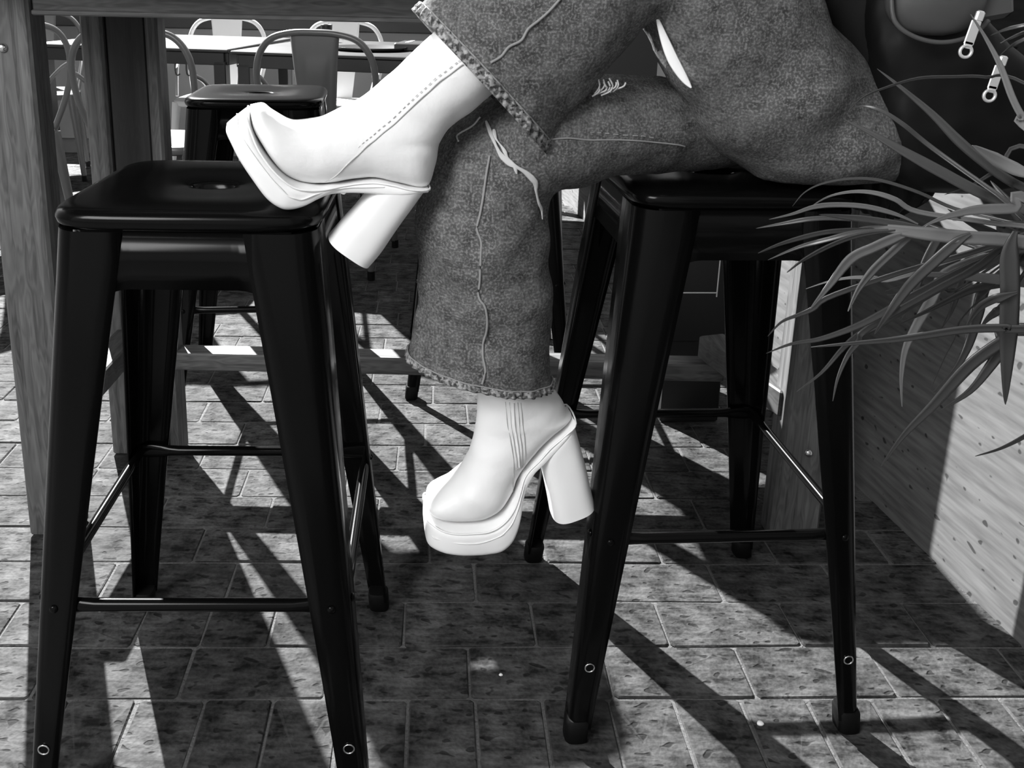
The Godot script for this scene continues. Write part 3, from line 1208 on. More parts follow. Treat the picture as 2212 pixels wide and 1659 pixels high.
func make_chair(mat: Material) -> Node3D:
	var t := Node3D.new()
	var st := begin()
	var rows := []
	for q in [[0.001, 0.448], [0.1, 0.447], [0.165, 0.452], [0.18, 0.451], [0.186, 0.444], [0.184, 0.425], [0.18, 0.42], [0.178, 0.43], [0.001, 0.44]]:
		var r := PackedVector3Array()
		for k in 40:
			var an := TAU * k / 40
			r.append(Vector3(sp(cos(an), 0.45) * q[0], q[1], sp(sin(an), 0.45) * q[0]))
		rows.append(r)
	skin(st, rows)
	obj(st, "seat", mat, t)
	for sx in [-1, 1]:
		for sz in [-1, 1]:
			st = begin()
			var top := Vector3(sx * 0.155, 0.44, sz * 0.15)
			var foot := Vector3(sx * 0.185, 0.02, sz * 0.2)
			tube(st, [top, top.lerp(foot, 0.5), foot], func(f): return Vector2(lerpf(0.026, 0.012, f), lerpf(0.02, 0.012, f)), 12)
			var leg := obj(st, "leg", mat, t)
			st = begin()
			tube(st, [foot + Vector3(0, 0.012, 0), foot - Vector3(0, 0.02, 0)], 0.0135, 12)
			obj(st, "foot", M.rubber, leg)
	st = begin()
	var hoop := []
	var half := [Vector3(0.165, 0.44, 0.13), Vector3(0.196, 0.58, 0.185), Vector3(0.204, 0.69, 0.21), Vector3(0.192, 0.765, 0.218), Vector3(0.15, 0.82, 0.222), Vector3(0.08, 0.842, 0.224)]
	for p in half:
		hoop.append(Vector3(-p.x, p.y, p.z))
	hoop.append(Vector3(0, 0.846, 0.225))
	for i in half.size():
		hoop.append(half[half.size() - 1 - i])
	tube(st, curve(hoop, 5), 0.0115, 10)
	obj(st, "back_hoop", mat, t)
	for sx in [-1, 1]:
		st = begin()
		tube(st, curve([Vector3(sx * 0.203, 0.7, 0.212), Vector3(sx * 0.212, 0.67, 0.13), Vector3(sx * 0.208, 0.6, 0.03), Vector3(sx * 0.185, 0.46, -0.06)], 5), 0.008, 8)
		obj(st, "side_brace", mat, t)
	st = begin()
	rows = []
	for i in 15:
		var f := i / 14.0
		var y := lerpf(0.44, 0.842, f)
		var w := lerpf(0.052, 0.084, f)
		var zz := lerpf(0.165, 0.224, sin(f * PI / 2))
		var r := PackedVector3Array()
		for k in 17:
			var g := k / 16.0 * 2.0 - 1.0
			var boss := smoothstep(0.56, 0.46, absf(g)) * smoothstep(0.2, 0.26, f) * smoothstep(0.8, 0.74, f)
			var fold := smoothstep(0.9, 1.0, absf(g)) * 0.008
			r.append(Vector3(g * w, y, zz + 0.006 * boss - fold))
		for k in 17:
			var g := 1.0 - k / 16.0 * 2.0
			r.append(Vector3(g * w * 0.99, y, zz - 0.01))
		rows.append(r)
	skin(st, rows, true, true, true)
	obj(st, "splat", mat, t)
	return t

# ---------------------------------------------------------------- palm
func build_plant():
	var t := thing("potted_palm", "potted palm with long narrow drooping leaves in front of the right wall", "plant", Vector3(0.86, 0, -0.62))
	var inv := -t.position
	var st := begin()
	var rows := []
	for q in [[0.001, 0.0], [0.085, 0.0], [0.11, 0.2], [0.115, 0.21], [0.11, 0.22], [0.1, 0.21], [0.09, 0.17]]:
		var r := PackedVector3Array()
		for k in 36:
			r.append(Vector3(cos(TAU * k / 36) * q[0], q[1], sin(TAU * k / 36) * q[0]))
		rows.append(r)
	skin(st, rows)
	obj(st, "pot", M.pot, t)
	st = begin()
	rows = []
	for q in [[0.001, 0.178], [0.05, 0.18], [0.095, 0.175]]:
		var r := PackedVector3Array()
		for k in 24:
			r.append(Vector3(cos(TAU * k / 24) * q[0], q[1], sin(TAU * k / 24) * q[0]))
		rows.append(r)
	skin(st, rows)
	obj(st, "soil", M.soil, t)
	st = begin()
	for q in [[Vector3(-0.03, 0.66, -0.06), 0.014], [Vector3(-0.028, 0.7, -0.05), 0.012], [Vector3(-0.03, 0.72, -0.03), 0.011], [Vector3(-0.032, 0.62, -0.04), 0.01]]:
		st = begin()
		tube(st, curve([Vector3(0, 0.17, 0), Vector3(0.01, 0.35, -0.02), q[0] * Vector3(0.6, 0.85, 0.6) , q[0]], 5), q[1], 9)
		obj(st, "stem", M.leaf2, t)
	var rng := RandomNumberGenerator.new()
	rng.seed = 21
	var k := 0
	for lf in LEAVES:
		var pts := []
		for i in (lf.size() - 1) / 3:
			pts.append(Vector3(lf[1 + i * 3], lf[2 + i * 3], lf[3 + i * 3]) + inv)
		# the stalk of every leaf that is not a leaflet of the nearest frond runs back to the crown
		var last: Vector3 = pts[-1]
		if last.x - inv.x > 0.5:
			var crown := Vector3(-0.03, 0.6 + 0.02 * (k % 6), -0.06 + 0.01 * (k % 4))
			pts.append(last.lerp(crown, 0.55) + Vector3(0, 0.03, 0))
			pts.append(crown)
		var m: Material = M.leaf
		if k in [1, 2, 5, 6, 23, 24, 40]:
			m = M.leaf2  # bright highlights put into the colour of these leaves
		if k in [8, 12, 31, 43]:
			m = M.leaf3  # strongest highlights, also put into the leaf colour
		put(leaf_mesh(curve(pts, 5), lf[0], rng), "leaf", m, t)
		k += 1

func leaf_mesh(path: Array, w: float, rng: RandomNumberGenerator) -> ArrayMesh:
	var st := begin()
	var rows := []
	var n := path.size()
	var roll := rng.randf_range(-0.5, 0.5)
	for i in n:
		var f := float(i) / (n - 1)
		var d: Vector3 = (path[mini(i + 1, n - 1)] - path[maxi(i - 1, 0)]).normalized()
		var side := d.cross(Vector3(0, roll, 1)).normalized()
		var nn := side.cross(d).normalized()
		if nn.z < 0:
			nn = -nn
		var hw := w * 0.78 * clampf(pow(minf(1.0, f * 2.6), 0.8), 0.03, 1.0) * lerpf(1.0, 0.3, smoothstep(0.72, 1.0, f))
		var c: Vector3 = path[i]
		var r := PackedVector3Array()
		for q in [[-1.0, 0.0], [-0.5, 0.1], [0.0, -0.24], [0.5, 0.1], [1.0, 0.0]]:
			r.append(c + side * hw * q[0] + nn * (hw * q[1] + 0.0004))
		for q in [[1.0, 0.0], [0.5, 0.1], [0.0, -0.24], [-0.5, 0.1], [-1.0, 0.0]]:
			r.append(c + side * hw * q[0] * 0.98 + nn * (hw * q[1] - 0.0004))
		rows.append(r)
	skin(st, rows, true, true, true)
	return finish(st)

# ---------------------------------------------------------------- bag, cable, crumbs
func build_small_things():
	var bag := thing("shoulder_bag", "black bag with two silver zip pulls hanging behind the seated person", "bag", Vector3(0.6, 0.76, -1.06))
	var o := -bag.position
	var z := -1.07
	var rows := []
	for q in [[0.575, 0.66, 0.765, 0.02], [0.545, 0.70, 0.78, 0.04], [0.52, 0.73, 0.83, 0.05], [0.505, 0.73, 0.89, 0.052], [0.49, 0.665, 0.94, 0.05], [0.48, 0.62, 0.985, 0.048], [0.475, 0.605, 1.05, 0.045], [0.48, 0.6, 1.1, 0.03]]:
		rows.append([q[0] + o.x, q[2] + o.y, z + o.z, q[1] + o.x, q[2] + o.y, z + o.z, 0, 0, q[3], 2.8])
	var nz := FastNoiseLite.new()
	nz.seed = 2
	nz.frequency = 1.0
	var sag := func(_s, _an, p): return 0.005 * nz.get_noise_3d(p.x * 22.0, p.y * 16.0, p.z * 16.0)
	var st := begin()
	loft(st, rows, 6, 60, sag)
	obj(st, "bag_body", M.jacket, bag)
	# rounded outer pocket with a piped lower edge
	st = begin()
	rows = []
	for q in [[0.530, 0.556, 0.957, 0.012], [0.508, 0.578, 0.963, 0.02], [0.492, 0.592, 0.978, 0.026], [0.487, 0.598, 1.0, 0.03], [0.486, 0.6, 1.04, 0.028], [0.49, 0.598, 1.07, 0.015]]:
		rows.append([q[0] + o.x, q[2] + o.y, -1.022 + o.z, q[1] + o.x, q[2] + o.y, -1.022 + o.z, 0, 0, q[3], 2.3])
	loft(st, rows, 5, 40)
	var pk := obj(st, "outer_pocket", M.bag, bag)
	st = begin()
	var pipe := []
	for p in [Vector3(0.484, 1.0, -1.006), Vector3(0.49, 0.972, -1.002), Vector3(0.512, 0.956, -0.999), Vector3(0.543, 0.95, -0.998), Vector3(0.575, 0.957, -1.0), Vector3(0.596, 0.975, -1.004)]:
		pipe.append(p + o)
	tube(st, curve(pipe, 6), 0.0028, 8)
	obj(st, "piping", M.bag, pk)
	st = begin()
	box(st, Vector3(0.61, 1.0, -1.03) + o, Vector3(0.045, 0.05, 0.02), 0.006, Basis(Vector3.BACK, 0.2))
	obj(st, "strap_loop", M.bag, bag)
	st = begin()
	tube(st, curve([Vector3(0.06, 0.25, 0.0), Vector3(0.03, 0.42, 0.0), Vector3(-0.04, 0.62, -0.05)], 6), func(_f): return Vector2(0.014, 0.003), 10)
	obj(st, "strap", M.jacket, bag)
	for q in [[Vector3(0.567, 0.954, -0.984), 0.2], [Vector3(0.606, 0.905, -0.992), 0.18]]:
		var zp := zip_pull()
		zp.position = q[0] + o
		zp.rotation = Vector3(0, 0, -float(q[1]))
		zp.scale = Vector3.ONE * 1.35
		bag.add_child(zp, true)
	var cable := thing("cable", "thin black cable loop dangling against the wall behind the right timber post", "cable", Vector3(0.805, 0.06, -1.96))
	st = begin()
	tube(st, curve([Vector3(0.0, 0.1, 0.02), Vector3(-0.012, 0.085, 0.02), Vector3(-0.02, 0.05, 0.02), Vector3(-0.014, 0.02, 0.02), Vector3(-0.012, -0.01, 0.02), Vector3(-0.03, -0.055, 0.03)], 5), 0.0022, 8)
	obj(st, "cord", M.plastic, cable)
	for q in [[Vector3(0.446, 0.003, -1.02), 0.005, "white pebble lying on the shaded bricks by the right stool's foot"], [Vector3(0.085, 0.002, -1.10), 0.003, "tiny white crumb on the bricks between the two stools"]]:
		var pb := thing("pebble", q[2], "pebble", q[0])
		st = begin()
		var rr := []
		for i in 7:
			var a := PI * i / 6.0
			var r := PackedVector3Array()
			for k in 12:
				var an := TAU * k / 12
				r.append(Vector3(cos(an) * sin(a) * q[1] * (1.0 + 0.15 * sin(an * 3.0)) + 0.00001, cos(a) * q[1] * 0.6, sin(an) * sin(a) * q[1] * 0.85))
			rr.append(r)
		skin(st, rr)
		obj(st, "chip", M.sole, pb)

func zip_pull() -> Node3D:
	var t := Node3D.new()
	t.name = "zip_pull"
	var st := begin()
	# tapering plate that ends in a ring
	box(st, Vector3(0, 0.006, 0), Vector3(0.0085, 0.02, 0.0016), 0.0006)
	box(st, Vector3(0, -0.004, 0), Vector3(0.0075, 0.006, 0.0016), 0.0006)
	obj(st, "pull_tab", M.zip, t)
	st = begin()
	var ringp := []
	for k in 20:
		ringp.append(Vector3(cos(TAU * k / 20) * 0.0048, -0.0095 + sin(TAU * k / 20) * 0.0048, 0))
	tube(st, ringp, 0.0014, 8, true, Vector3(0, 0, 1))
	obj(st, "pull_ring", M.zip, t)
	st = begin()
	box(st, Vector3(0.002, 0.02, -0.002), Vector3(0.007, 0.009, 0.004), 0.0012)
	obj(st, "slider", M.zip, t)
	return t

# ---------------------------------------------------------------- measured shapes, in metres
const RAISED_UPPER = [
	[-0.224, 0.87, -0.945, -0.224, 0.867, -0.945, 0.002, 0, 0.01, 2.2],
	[-0.218, 0.871, -0.946, -0.221, 0.847, -0.945, 0.005, 0, 0.03, 2.4],
	[-0.211, 0.871, -0.947, -0.213, 0.831, -0.947, 0.006, 0, 0.04, 2.5],
	[-0.203, 0.865, -0.948, -0.201, 0.811, -0.948, 0.007, 0, 0.043, 2.5],
	[-0.192, 0.858, -0.95, -0.187, 0.795, -0.951, 0.007, 0, 0.044, 2.5],
	[-0.179, 0.853, -0.952, -0.169, 0.786, -0.954, 0.007, 0, 0.043, 2.4],
	[-0.164, 0.854, -0.954, -0.144, 0.784, -0.957, 0.007, 0, 0.041, 2.3],
	[-0.148, 0.857, -0.957, -0.118, 0.787, -0.962, 0.006, 0, 0.04, 2.2],
	[-0.132, 0.864, -0.959, -0.091, 0.789, -0.966, 0.006, 0, 0.039, 2.2],
	[-0.117, 0.872, -0.962, -0.062, 0.782, -0.97, 0.006, 0, 0.039, 2.2],
	[-0.104, 0.879, -0.964, -0.033, 0.778, -0.975, 0.006, 0, 0.04, 2.2],
	[-0.093, 0.888, -0.966, -0.023, 0.801, -0.977, 0.006, 0, 0.041, 2.15],
	[-0.081, 0.898, -0.967, -0.02, 0.822, -0.977, 0.007, 0, 0.042, 2.1],
	[-0.068, 0.91, -0.97, -0.012, 0.84, -0.978, 0.007, 0, 0.045, 2.1],
	[-0.055, 0.923, -0.972, 0.001, 0.853, -0.981, 0.008, 0, 0.048, 2],
	[-0.042, 0.936, -0.974, 0.017, 0.864, -0.983, 0.008, 0, 0.051, 2],
	[-0.03, 0.947, -0.976, 0.036, 0.88, -0.986, 0.008, 0, 0.053, 2],
	[-0.019, 0.957, -0.977, 0.048, 0.892, -0.988, 0.009, 0, 0.054, 2],
]
const RAISED_SOLE = [
	[-0.226, 0.868, -0.945, -0.249, 0.85, -0.941, 0.002, 0, 0.012, 3.5],
	[-0.224, 0.861, -0.945, -0.249, 0.843, -0.941, 0.005, 0, 0.03, 4.5],
	[-0.221, 0.85, -0.945, -0.243, 0.832, -0.942, 0.006, 0, 0.04, 5],
	[-0.213, 0.83, -0.947, -0.235, 0.816, -0.943, 0.007, 0, 0.046, 5],
	[-0.2, 0.81, -0.949, -0.223, 0.795, -0.945, 0.008, 0, 0.048, 5],
	[-0.187, 0.796, -0.951, -0.209, 0.774, -0.947, 0.008, 0, 0.048, 5],
	[-0.176, 0.789, -0.952, -0.196, 0.763, -0.949, 0.008, 0, 0.047, 5],
	[-0.164, 0.786, -0.954, -0.185, 0.76, -0.951, 0.007, 0, 0.045, 5],
	[-0.151, 0.784, -0.956, -0.171, 0.763, -0.953, 0.007, 0, 0.042, 5],
	[-0.138, 0.785, -0.958, -0.157, 0.77, -0.955, 0.006, 0, 0.039, 5],
	[-0.123, 0.786, -0.961, -0.143, 0.775, -0.958, 0.005, 0, 0.035, 5],
	[-0.106, 0.788, -0.963, -0.123, 0.776, -0.961, 0.005, 0, 0.033, 5],
	[-0.089, 0.789, -0.966, -0.1, 0.775, -0.965, 0.005, 0, 0.033, 5],
	[-0.071, 0.785, -0.969, -0.076, 0.773, -0.968, 0.005, 0, 0.034, 5],
	[-0.052, 0.78, -0.972, -0.054, 0.774, -0.972, 0.005, 0, 0.034, 5],
	[-0.032, 0.778, -0.975, -0.034, 0.774, -0.975, 0.004, 0, 0.024, 4],
]
const RAISED_HEEL = [
	[-0.095, 0.778, -0.965, -0.034, 0.776, -0.975, 0.005, 0, 0.034, 3],
	[-0.097, 0.774, -0.965, -0.036, 0.773, -0.975, 0.005, 0, 0.034, 3],
	[-0.106, 0.762, -0.963, -0.047, 0.757, -0.973, 0.005, 0, 0.033, 3],
	[-0.116, 0.75, -0.962, -0.059, 0.74, -0.971, 0.005, 0, 0.033, 3],
	[-0.127, 0.738, -0.96, -0.071, 0.722, -0.969, 0.005, 0, 0.033, 3],
	[-0.136, 0.727, -0.959, -0.084, 0.702, -0.967, 0.005, 0, 0.033, 3],
	[-0.143, 0.719, -0.958, -0.098, 0.685, -0.965, 0.005, 0, 0.033, 3],
]
const RAISED_SEAM = [
	[0.006, 0.92, -0.927],
	[0.003, 0.918, -0.927],
	[-0.008, 0.909, -0.927],
	[-0.019, 0.901, -0.927],
	[-0.029, 0.891, -0.928],
	[-0.038, 0.883, -0.928],
	[-0.047, 0.874, -0.929],
	[-0.056, 0.865, -0.93],
	[-0.067, 0.854, -0.93],
	[-0.078, 0.845, -0.929],
	[-0.087, 0.837, -0.927],
	[-0.095, 0.831, -0.925],
	[-0.103, 0.823, -0.924],
	[-0.112, 0.815, -0.923],
	[-0.12, 0.807, -0.924],
	[-0.129, 0.798, -0.926],
	[-0.137, 0.792, -0.929],
	[-0.147, 0.787, -0.939],
]
const RAISED_WELT = [
	[-0.225, 0.867, -0.932],
	[-0.221, 0.86, -0.915],
	[-0.216, 0.849, -0.906],
	[-0.207, 0.829, -0.901],
	[-0.194, 0.809, -0.901],
	[-0.181, 0.795, -0.903],
	[-0.17, 0.787, -0.906],
	[-0.158, 0.784, -0.909],
	[-0.146, 0.783, -0.914],
	[-0.133, 0.784, -0.92],
	[-0.119, 0.786, -0.927],
	[-0.102, 0.788, -0.931],
	[-0.085, 0.788, -0.934],
	[-0.066, 0.785, -0.936],
	[-0.047, 0.78, -0.939],
	[-0.028, 0.778, -0.952],
	[-0.036, 0.778, -0.999],
	[-0.057, 0.78, -1.005],
	[-0.076, 0.785, -1.002],
	[-0.095, 0.788, -0.998],
	[-0.112, 0.788, -0.996],
	[-0.129, 0.786, -0.995],
	[-0.145, 0.784, -0.996],
	[-0.159, 0.783, -0.998],
	[-0.173, 0.784, -0.999],
	[-0.184, 0.787, -0.999],
	[-0.196, 0.795, -0.998],
	[-0.209, 0.809, -0.996],
	[-0.221, 0.829, -0.992],
	[-0.229, 0.849, -0.984],
	[-0.23, 0.86, -0.974],
	[-0.229, 0.867, -0.956],
]
const RAISED_GROOVE = [
	[-0.235, 0.862, -0.93],
	[-0.23, 0.852, -0.912],
	[-0.223, 0.84, -0.903],
	[-0.214, 0.827, -0.899],
	[-0.203, 0.811, -0.899],
	[-0.192, 0.796, -0.9],
	[-0.184, 0.787, -0.901],
	[-0.177, 0.779, -0.903],
	[-0.17, 0.776, -0.905],
	[-0.164, 0.774, -0.908],
	[-0.157, 0.776, -0.91],
	[-0.149, 0.779, -0.913],
	[-0.134, 0.782, -0.921],
	[-0.116, 0.784, -0.927],
	[-0.096, 0.784, -0.931],
	[-0.077, 0.784, -0.934],
]
const LOWER_UPPER = [
	[-0.029, 0.336, -1.031, -0.029, 0.332, -1.031, 0.001, 0, 0.01, 2.2],
	[-0.028, 0.343, -1.031, -0.016, 0.325, -1.033, 0.003, 0, 0.03, 2.4],
	[-0.023, 0.35, -1.032, 0.003, 0.319, -1.035, 0.004, 0, 0.037, 2.4],
	[-0.013, 0.357, -1.033, 0.027, 0.318, -1.037, 0.004, 0, 0.04, 2.4],
	[-0.002, 0.364, -1.034, 0.052, 0.319, -1.04, 0.004, 0, 0.041, 2.4],
	[0.008, 0.371, -1.035, 0.071, 0.332, -1.042, 0.005, 0, 0.044, 2.4],
	[0.016, 0.38, -1.036, 0.084, 0.351, -1.043, 0.004, 0, 0.042, 2.3],
	[0.021, 0.391, -1.036, 0.091, 0.373, -1.044, 0.004, 0, 0.04, 2.2],
	[0.026, 0.402, -1.037, 0.102, 0.394, -1.045, 0.004, 0, 0.039, 2.2],
	[0.029, 0.414, -1.037, 0.119, 0.416, -1.047, 0.004, 0, 0.039, 2.2],
	[0.032, 0.426, -1.038, 0.141, 0.44, -1.049, 0.004, 0, 0.039, 2.2],
	[0.034, 0.439, -1.038, 0.16, 0.456, -1.051, 0.004, 0, 0.04, 2.15],
	[0.036, 0.452, -1.038, 0.154, 0.463, -1.05, 0.004, 0, 0.042, 2.1],
	[0.036, 0.467, -1.038, 0.147, 0.477, -1.05, 0.005, 0, 0.044, 2.1],
	[0.036, 0.481, -1.038, 0.139, 0.488, -1.049, 0.005, 0, 0.047, 2],
	[0.034, 0.496, -1.038, 0.131, 0.498, -1.048, 0.005, 0, 0.05, 2],
	[0.032, 0.512, -1.038, 0.12, 0.513, -1.047, 0.005, 0, 0.052, 2],
	[0.03, 0.528, -1.037, 0.113, 0.528, -1.046, 0.006, 0, 0.054, 2],
]
const LOWER_SOLE = [
	[-0.031, 0.332, -1.031, -0.031, 0.31, -1.031, 0.001, 0, 0.012, 3.5],
	[-0.03, 0.33, -1.031, -0.031, 0.298, -1.031, 0.003, 0, 0.028, 4.5],
	[-0.023, 0.327, -1.032, -0.026, 0.289, -1.031, 0.004, 0, 0.038, 5],
	[-0.008, 0.321, -1.033, -0.009, 0.282, -1.033, 0.005, 0, 0.045, 5],
	[0.011, 0.318, -1.035, 0.012, 0.279, -1.035, 0.005, 0, 0.048, 5],
	[0.03, 0.317, -1.037, 0.031, 0.277, -1.038, 0.005, 0, 0.048, 5],
	[0.047, 0.318, -1.039, 0.05, 0.277, -1.04, 0.005, 0, 0.047, 5],
	[0.061, 0.323, -1.041, 0.068, 0.28, -1.041, 0.005, 0, 0.046, 5],
	[0.073, 0.334, -1.042, 0.081, 0.29, -1.043, 0.005, 0, 0.044, 5],
	[0.081, 0.346, -1.043, 0.089, 0.306, -1.044, 0.004, 0, 0.042, 5],
	[0.086, 0.355, -1.043, 0.093, 0.327, -1.044, 0.004, 0, 0.04, 5],
	[0.09, 0.368, -1.044, 0.095, 0.35, -1.044, 0.004, 0, 0.037, 5],
	[0.094, 0.383, -1.044, 0.1, 0.369, -1.045, 0.004, 0, 0.034, 5],
	[0.102, 0.394, -1.045, 0.11, 0.388, -1.046, 0.003, 0, 0.033, 5],
	[0.113, 0.407, -1.046, 0.122, 0.401, -1.047, 0.003, 0, 0.033, 5],
	[0.128, 0.427, -1.048, 0.135, 0.419, -1.048, 0.004, 0, 0.034, 5],
	[0.144, 0.442, -1.049, 0.149, 0.438, -1.05, 0.004, 0, 0.034, 5],
	[0.16, 0.456, -1.051, 0.161, 0.451, -1.051, 0.003, 0, 0.026, 4],
]
const LOWER_HEEL = [
	[0.121, 0.409, -1.047, 0.16, 0.454, -1.051, 0.003, 0, 0.033, 3],
	[0.12, 0.399, -1.047, 0.161, 0.449, -1.051, 0.004, 0, 0.034, 3],
	[0.122, 0.39, -1.047, 0.166, 0.434, -1.052, 0.004, 0, 0.034, 3],
	[0.126, 0.372, -1.048, 0.173, 0.411, -1.052, 0.004, 0, 0.034, 3],
	[0.131, 0.351, -1.048, 0.181, 0.385, -1.053, 0.004, 0, 0.034, 3],
	[0.136, 0.329, -1.048, 0.188, 0.357, -1.054, 0.004, 0, 0.034, 3],
	[0.14, 0.309, -1.049, 0.196, 0.33, -1.055, 0.004, 0, 0.034, 3],
]
const LOWER_WELT = [
	[-0.03, 0.33, -1.019],
	[-0.027, 0.328, -1.003],
	[-0.019, 0.324, -0.995],
	[-0.003, 0.318, -0.989],
	[0.016, 0.315, -0.989],
	[0.035, 0.315, -0.991],
	[0.052, 0.316, -0.993],
	[0.066, 0.321, -0.996],
	[0.078, 0.331, -0.999],
	[0.086, 0.343, -1.002],
	[0.09, 0.353, -1.004],
	[0.094, 0.367, -1.007],
	[0.098, 0.382, -1.011],
	[0.105, 0.394, -1.013],
	[0.117, 0.407, -1.014],
	[0.131, 0.426, -1.014],
	[0.148, 0.442, -1.016],
	[0.163, 0.456, -1.025],
	[0.157, 0.456, -1.077],
	[0.141, 0.442, -1.083],
	[0.124, 0.426, -1.081],
	[0.11, 0.407, -1.079],
	[0.099, 0.394, -1.077],
	[0.091, 0.382, -1.078],
	[0.086, 0.367, -1.08],
	[0.082, 0.353, -1.082],
	[0.077, 0.343, -1.084],
	[0.069, 0.331, -1.085],
	[0.057, 0.321, -1.086],
	[0.043, 0.316, -1.085],
	[0.025, 0.315, -1.084],
	[0.006, 0.315, -1.082],
	[-0.012, 0.318, -1.077],
	[-0.027, 0.324, -1.069],
	[-0.033, 0.328, -1.059],
	[-0.033, 0.33, -1.043],
]
const LOWER_GROOVE = [
	[-0.03, 0.314, -1.019],
	[-0.019, 0.309, -0.993],
	[-0.01, 0.306, -0.99],
	[0.004, 0.304, -0.988],
	[0.017, 0.303, -0.987],
	[0.029, 0.302, -0.988],
	[0.042, 0.302, -0.99],
	[0.053, 0.304, -0.992],
	[0.063, 0.307, -0.994],
	[0.071, 0.311, -0.995],
	[0.076, 0.315, -0.997],
	[0.081, 0.321, -0.998],
	[0.085, 0.327, -1],
	[0.089, 0.337, -1.002],
	[0.092, 0.347, -1.003],
	[0.095, 0.36, -1.006],
	[0.099, 0.376, -1.01],
]
const FASTENER_ROW_0 = [
	[0.069, 0.5, -0.994],
	[0.071, 0.486, -0.998],
	[0.073, 0.468, -1.001],
	[0.077, 0.449, -1.004],
	[0.08, 0.431, -1.003],
	[0.083, 0.414, -1.004],
	[0.084, 0.397, -1.006],
	[0.085, 0.374, -1.014],
	[0.085, 0.355, -1.026],
]
const FASTENER_ROW_1 = [
	[0.074, 0.5, -0.993],
	[0.076, 0.486, -0.997],
	[0.078, 0.467, -1.001],
	[0.081, 0.449, -1.003],
	[0.084, 0.43, -1.003],
	[0.087, 0.414, -1.004],
	[0.088, 0.402, -1.007],
]
const FASTENER_ROW_2 = [
	[0.079, 0.5, -0.992],
	[0.08, 0.486, -0.996],
	[0.082, 0.467, -1],
	[0.085, 0.449, -1.003],
	[0.088, 0.43, -1.004],
	[0.09, 0.413, -1.005],
	[0.091, 0.402, -1.008],
]
const FASTENER_ROW_3 = [
	[0.084, 0.5, -0.992],
	[0.086, 0.486, -0.996],
	[0.088, 0.467, -1],
	[0.09, 0.449, -1.003],
	[0.093, 0.43, -1.004],
	[0.094, 0.413, -1.007],
	[0.095, 0.404, -1.01],
]
const FASTENER_ROW_4 = [
	[0.088, 0.5, -0.993],
	[0.09, 0.485, -0.996],
	[0.092, 0.467, -1],
	[0.095, 0.449, -1.003],
	[0.097, 0.43, -1.005],
	[0.098, 0.417, -1.008],
	[0.098, 0.407, -1.011],
	[0.095, 0.399, -1.013],
	[0.091, 0.397, -1.011],
	[0.088, 0.398, -1.008],
]
const LOWER_LEG = [
	[-0.057, 0.546, -1.021, 0.13, 0.506, -1.039, 0.007, 0, 0.07, 2],
	[-0.053, 0.568, -1.021, 0.125, 0.529, -1.039, 0.007, 0, 0.069, 2],
	[-0.05, 0.602, -1.022, 0.121, 0.56, -1.039, 0.007, 0, 0.068, 2],
	[-0.048, 0.644, -1.022, 0.12, 0.604, -1.039, 0.007, 0, 0.068, 2],
	[-0.045, 0.686, -1.022, 0.118, 0.648, -1.038, 0.007, 0, 0.068, 2],
	[-0.043, 0.727, -1.022, 0.115, 0.69, -1.038, 0.007, 0, 0.07, 2],
	[-0.038, 0.76, -1.026, 0.112, 0.724, -1.044, 0.009, 0, 0.071, 2],
	[-0.027, 0.791, -1.03, 0.112, 0.748, -1.051, 0.011, 0, 0.073, 2],
	[-0.009, 0.822, -1.032, 0.117, 0.758, -1.058, 0.015, 0, 0.074, 2],
	[0.019, 0.853, -1.033, 0.129, 0.758, -1.068, 0.023, 0, 0.075, 2],
	[0.057, 0.878, -1.04, 0.155, 0.756, -1.081, 0.031, 0, 0.074, 2],
	[0.108, 0.891, -1.056, 0.197, 0.766, -1.105, 0.039, 0, 0.072, 2],
	[0.173, 0.895, -1.087, 0.252, 0.766, -1.135, 0.045, 0, 0.073, 2],
	[0.245, 0.893, -1.126, 0.325, 0.766, -1.175, 0.046, 0, 0.075, 2],
	[0.331, 0.884, -1.176, 0.413, 0.766, -1.226, 0.047, 0, 0.077, 2],
	[0.421, 0.871, -1.221, 0.493, 0.766, -1.26, 0.043, 0, 0.079, 2],
	[0.499, 0.85, -1.247, 0.547, 0.766, -1.273, 0.038, 0, 0.07, 2],
]
const RAISED_LEG = [
	[-0.049, 0.972, -0.976, 0.102, 0.816, -0.994, 0.007, 0, 0.062, 2],
	[-0.038, 0.984, -0.979, 0.11, 0.832, -0.997, 0.007, 0, 0.061, 2],
	[-0.016, 1.007, -0.982, 0.124, 0.857, -0.999, 0.007, 0, 0.06, 2],
	[0.028, 1.05, -0.991, 0.157, 0.887, -1.009, 0.009, 0, 0.061, 2],
	[0.078, 1.097, -1.001, 0.187, 0.93, -1.019, 0.011, 0, 0.065, 2],
	[0.129, 1.142, -1.007, 0.206, 0.953, -1.023, 0.014, 0, 0.069, 2],
	[0.186, 1.175, -1.017, 0.214, 0.961, -1.024, 0.018, 0, 0.072, 2],
	[0.251, 1.174, -1.035, 0.22, 0.959, -1.025, 0.023, 0, 0.075, 2],
	[0.313, 1.127, -1.056, 0.227, 0.946, -1.024, 0.028, 0, 0.077, 2],
	[0.368, 1.067, -1.08, 0.245, 0.916, -1.031, 0.032, 0, 0.08, 2],
	[0.426, 0.993, -1.103, 0.275, 0.875, -1.039, 0.035, 0, 0.083, 2],
	[0.485, 0.933, -1.126, 0.317, 0.823, -1.055, 0.037, 0, 0.087, 2],
	[0.533, 0.888, -1.144, 0.374, 0.779, -1.077, 0.038, 0, 0.09, 2],
	[0.566, 0.848, -1.157, 0.44, 0.766, -1.104, 0.039, 0, 0.092, 2],
	[0.584, 0.806, -1.167, 0.506, 0.766, -1.134, 0.037, 0, 0.088, 2],
	[0.584, 0.796, -1.168, 0.546, 0.766, -1.152, 0.023, 0, 0.055, 2],
]
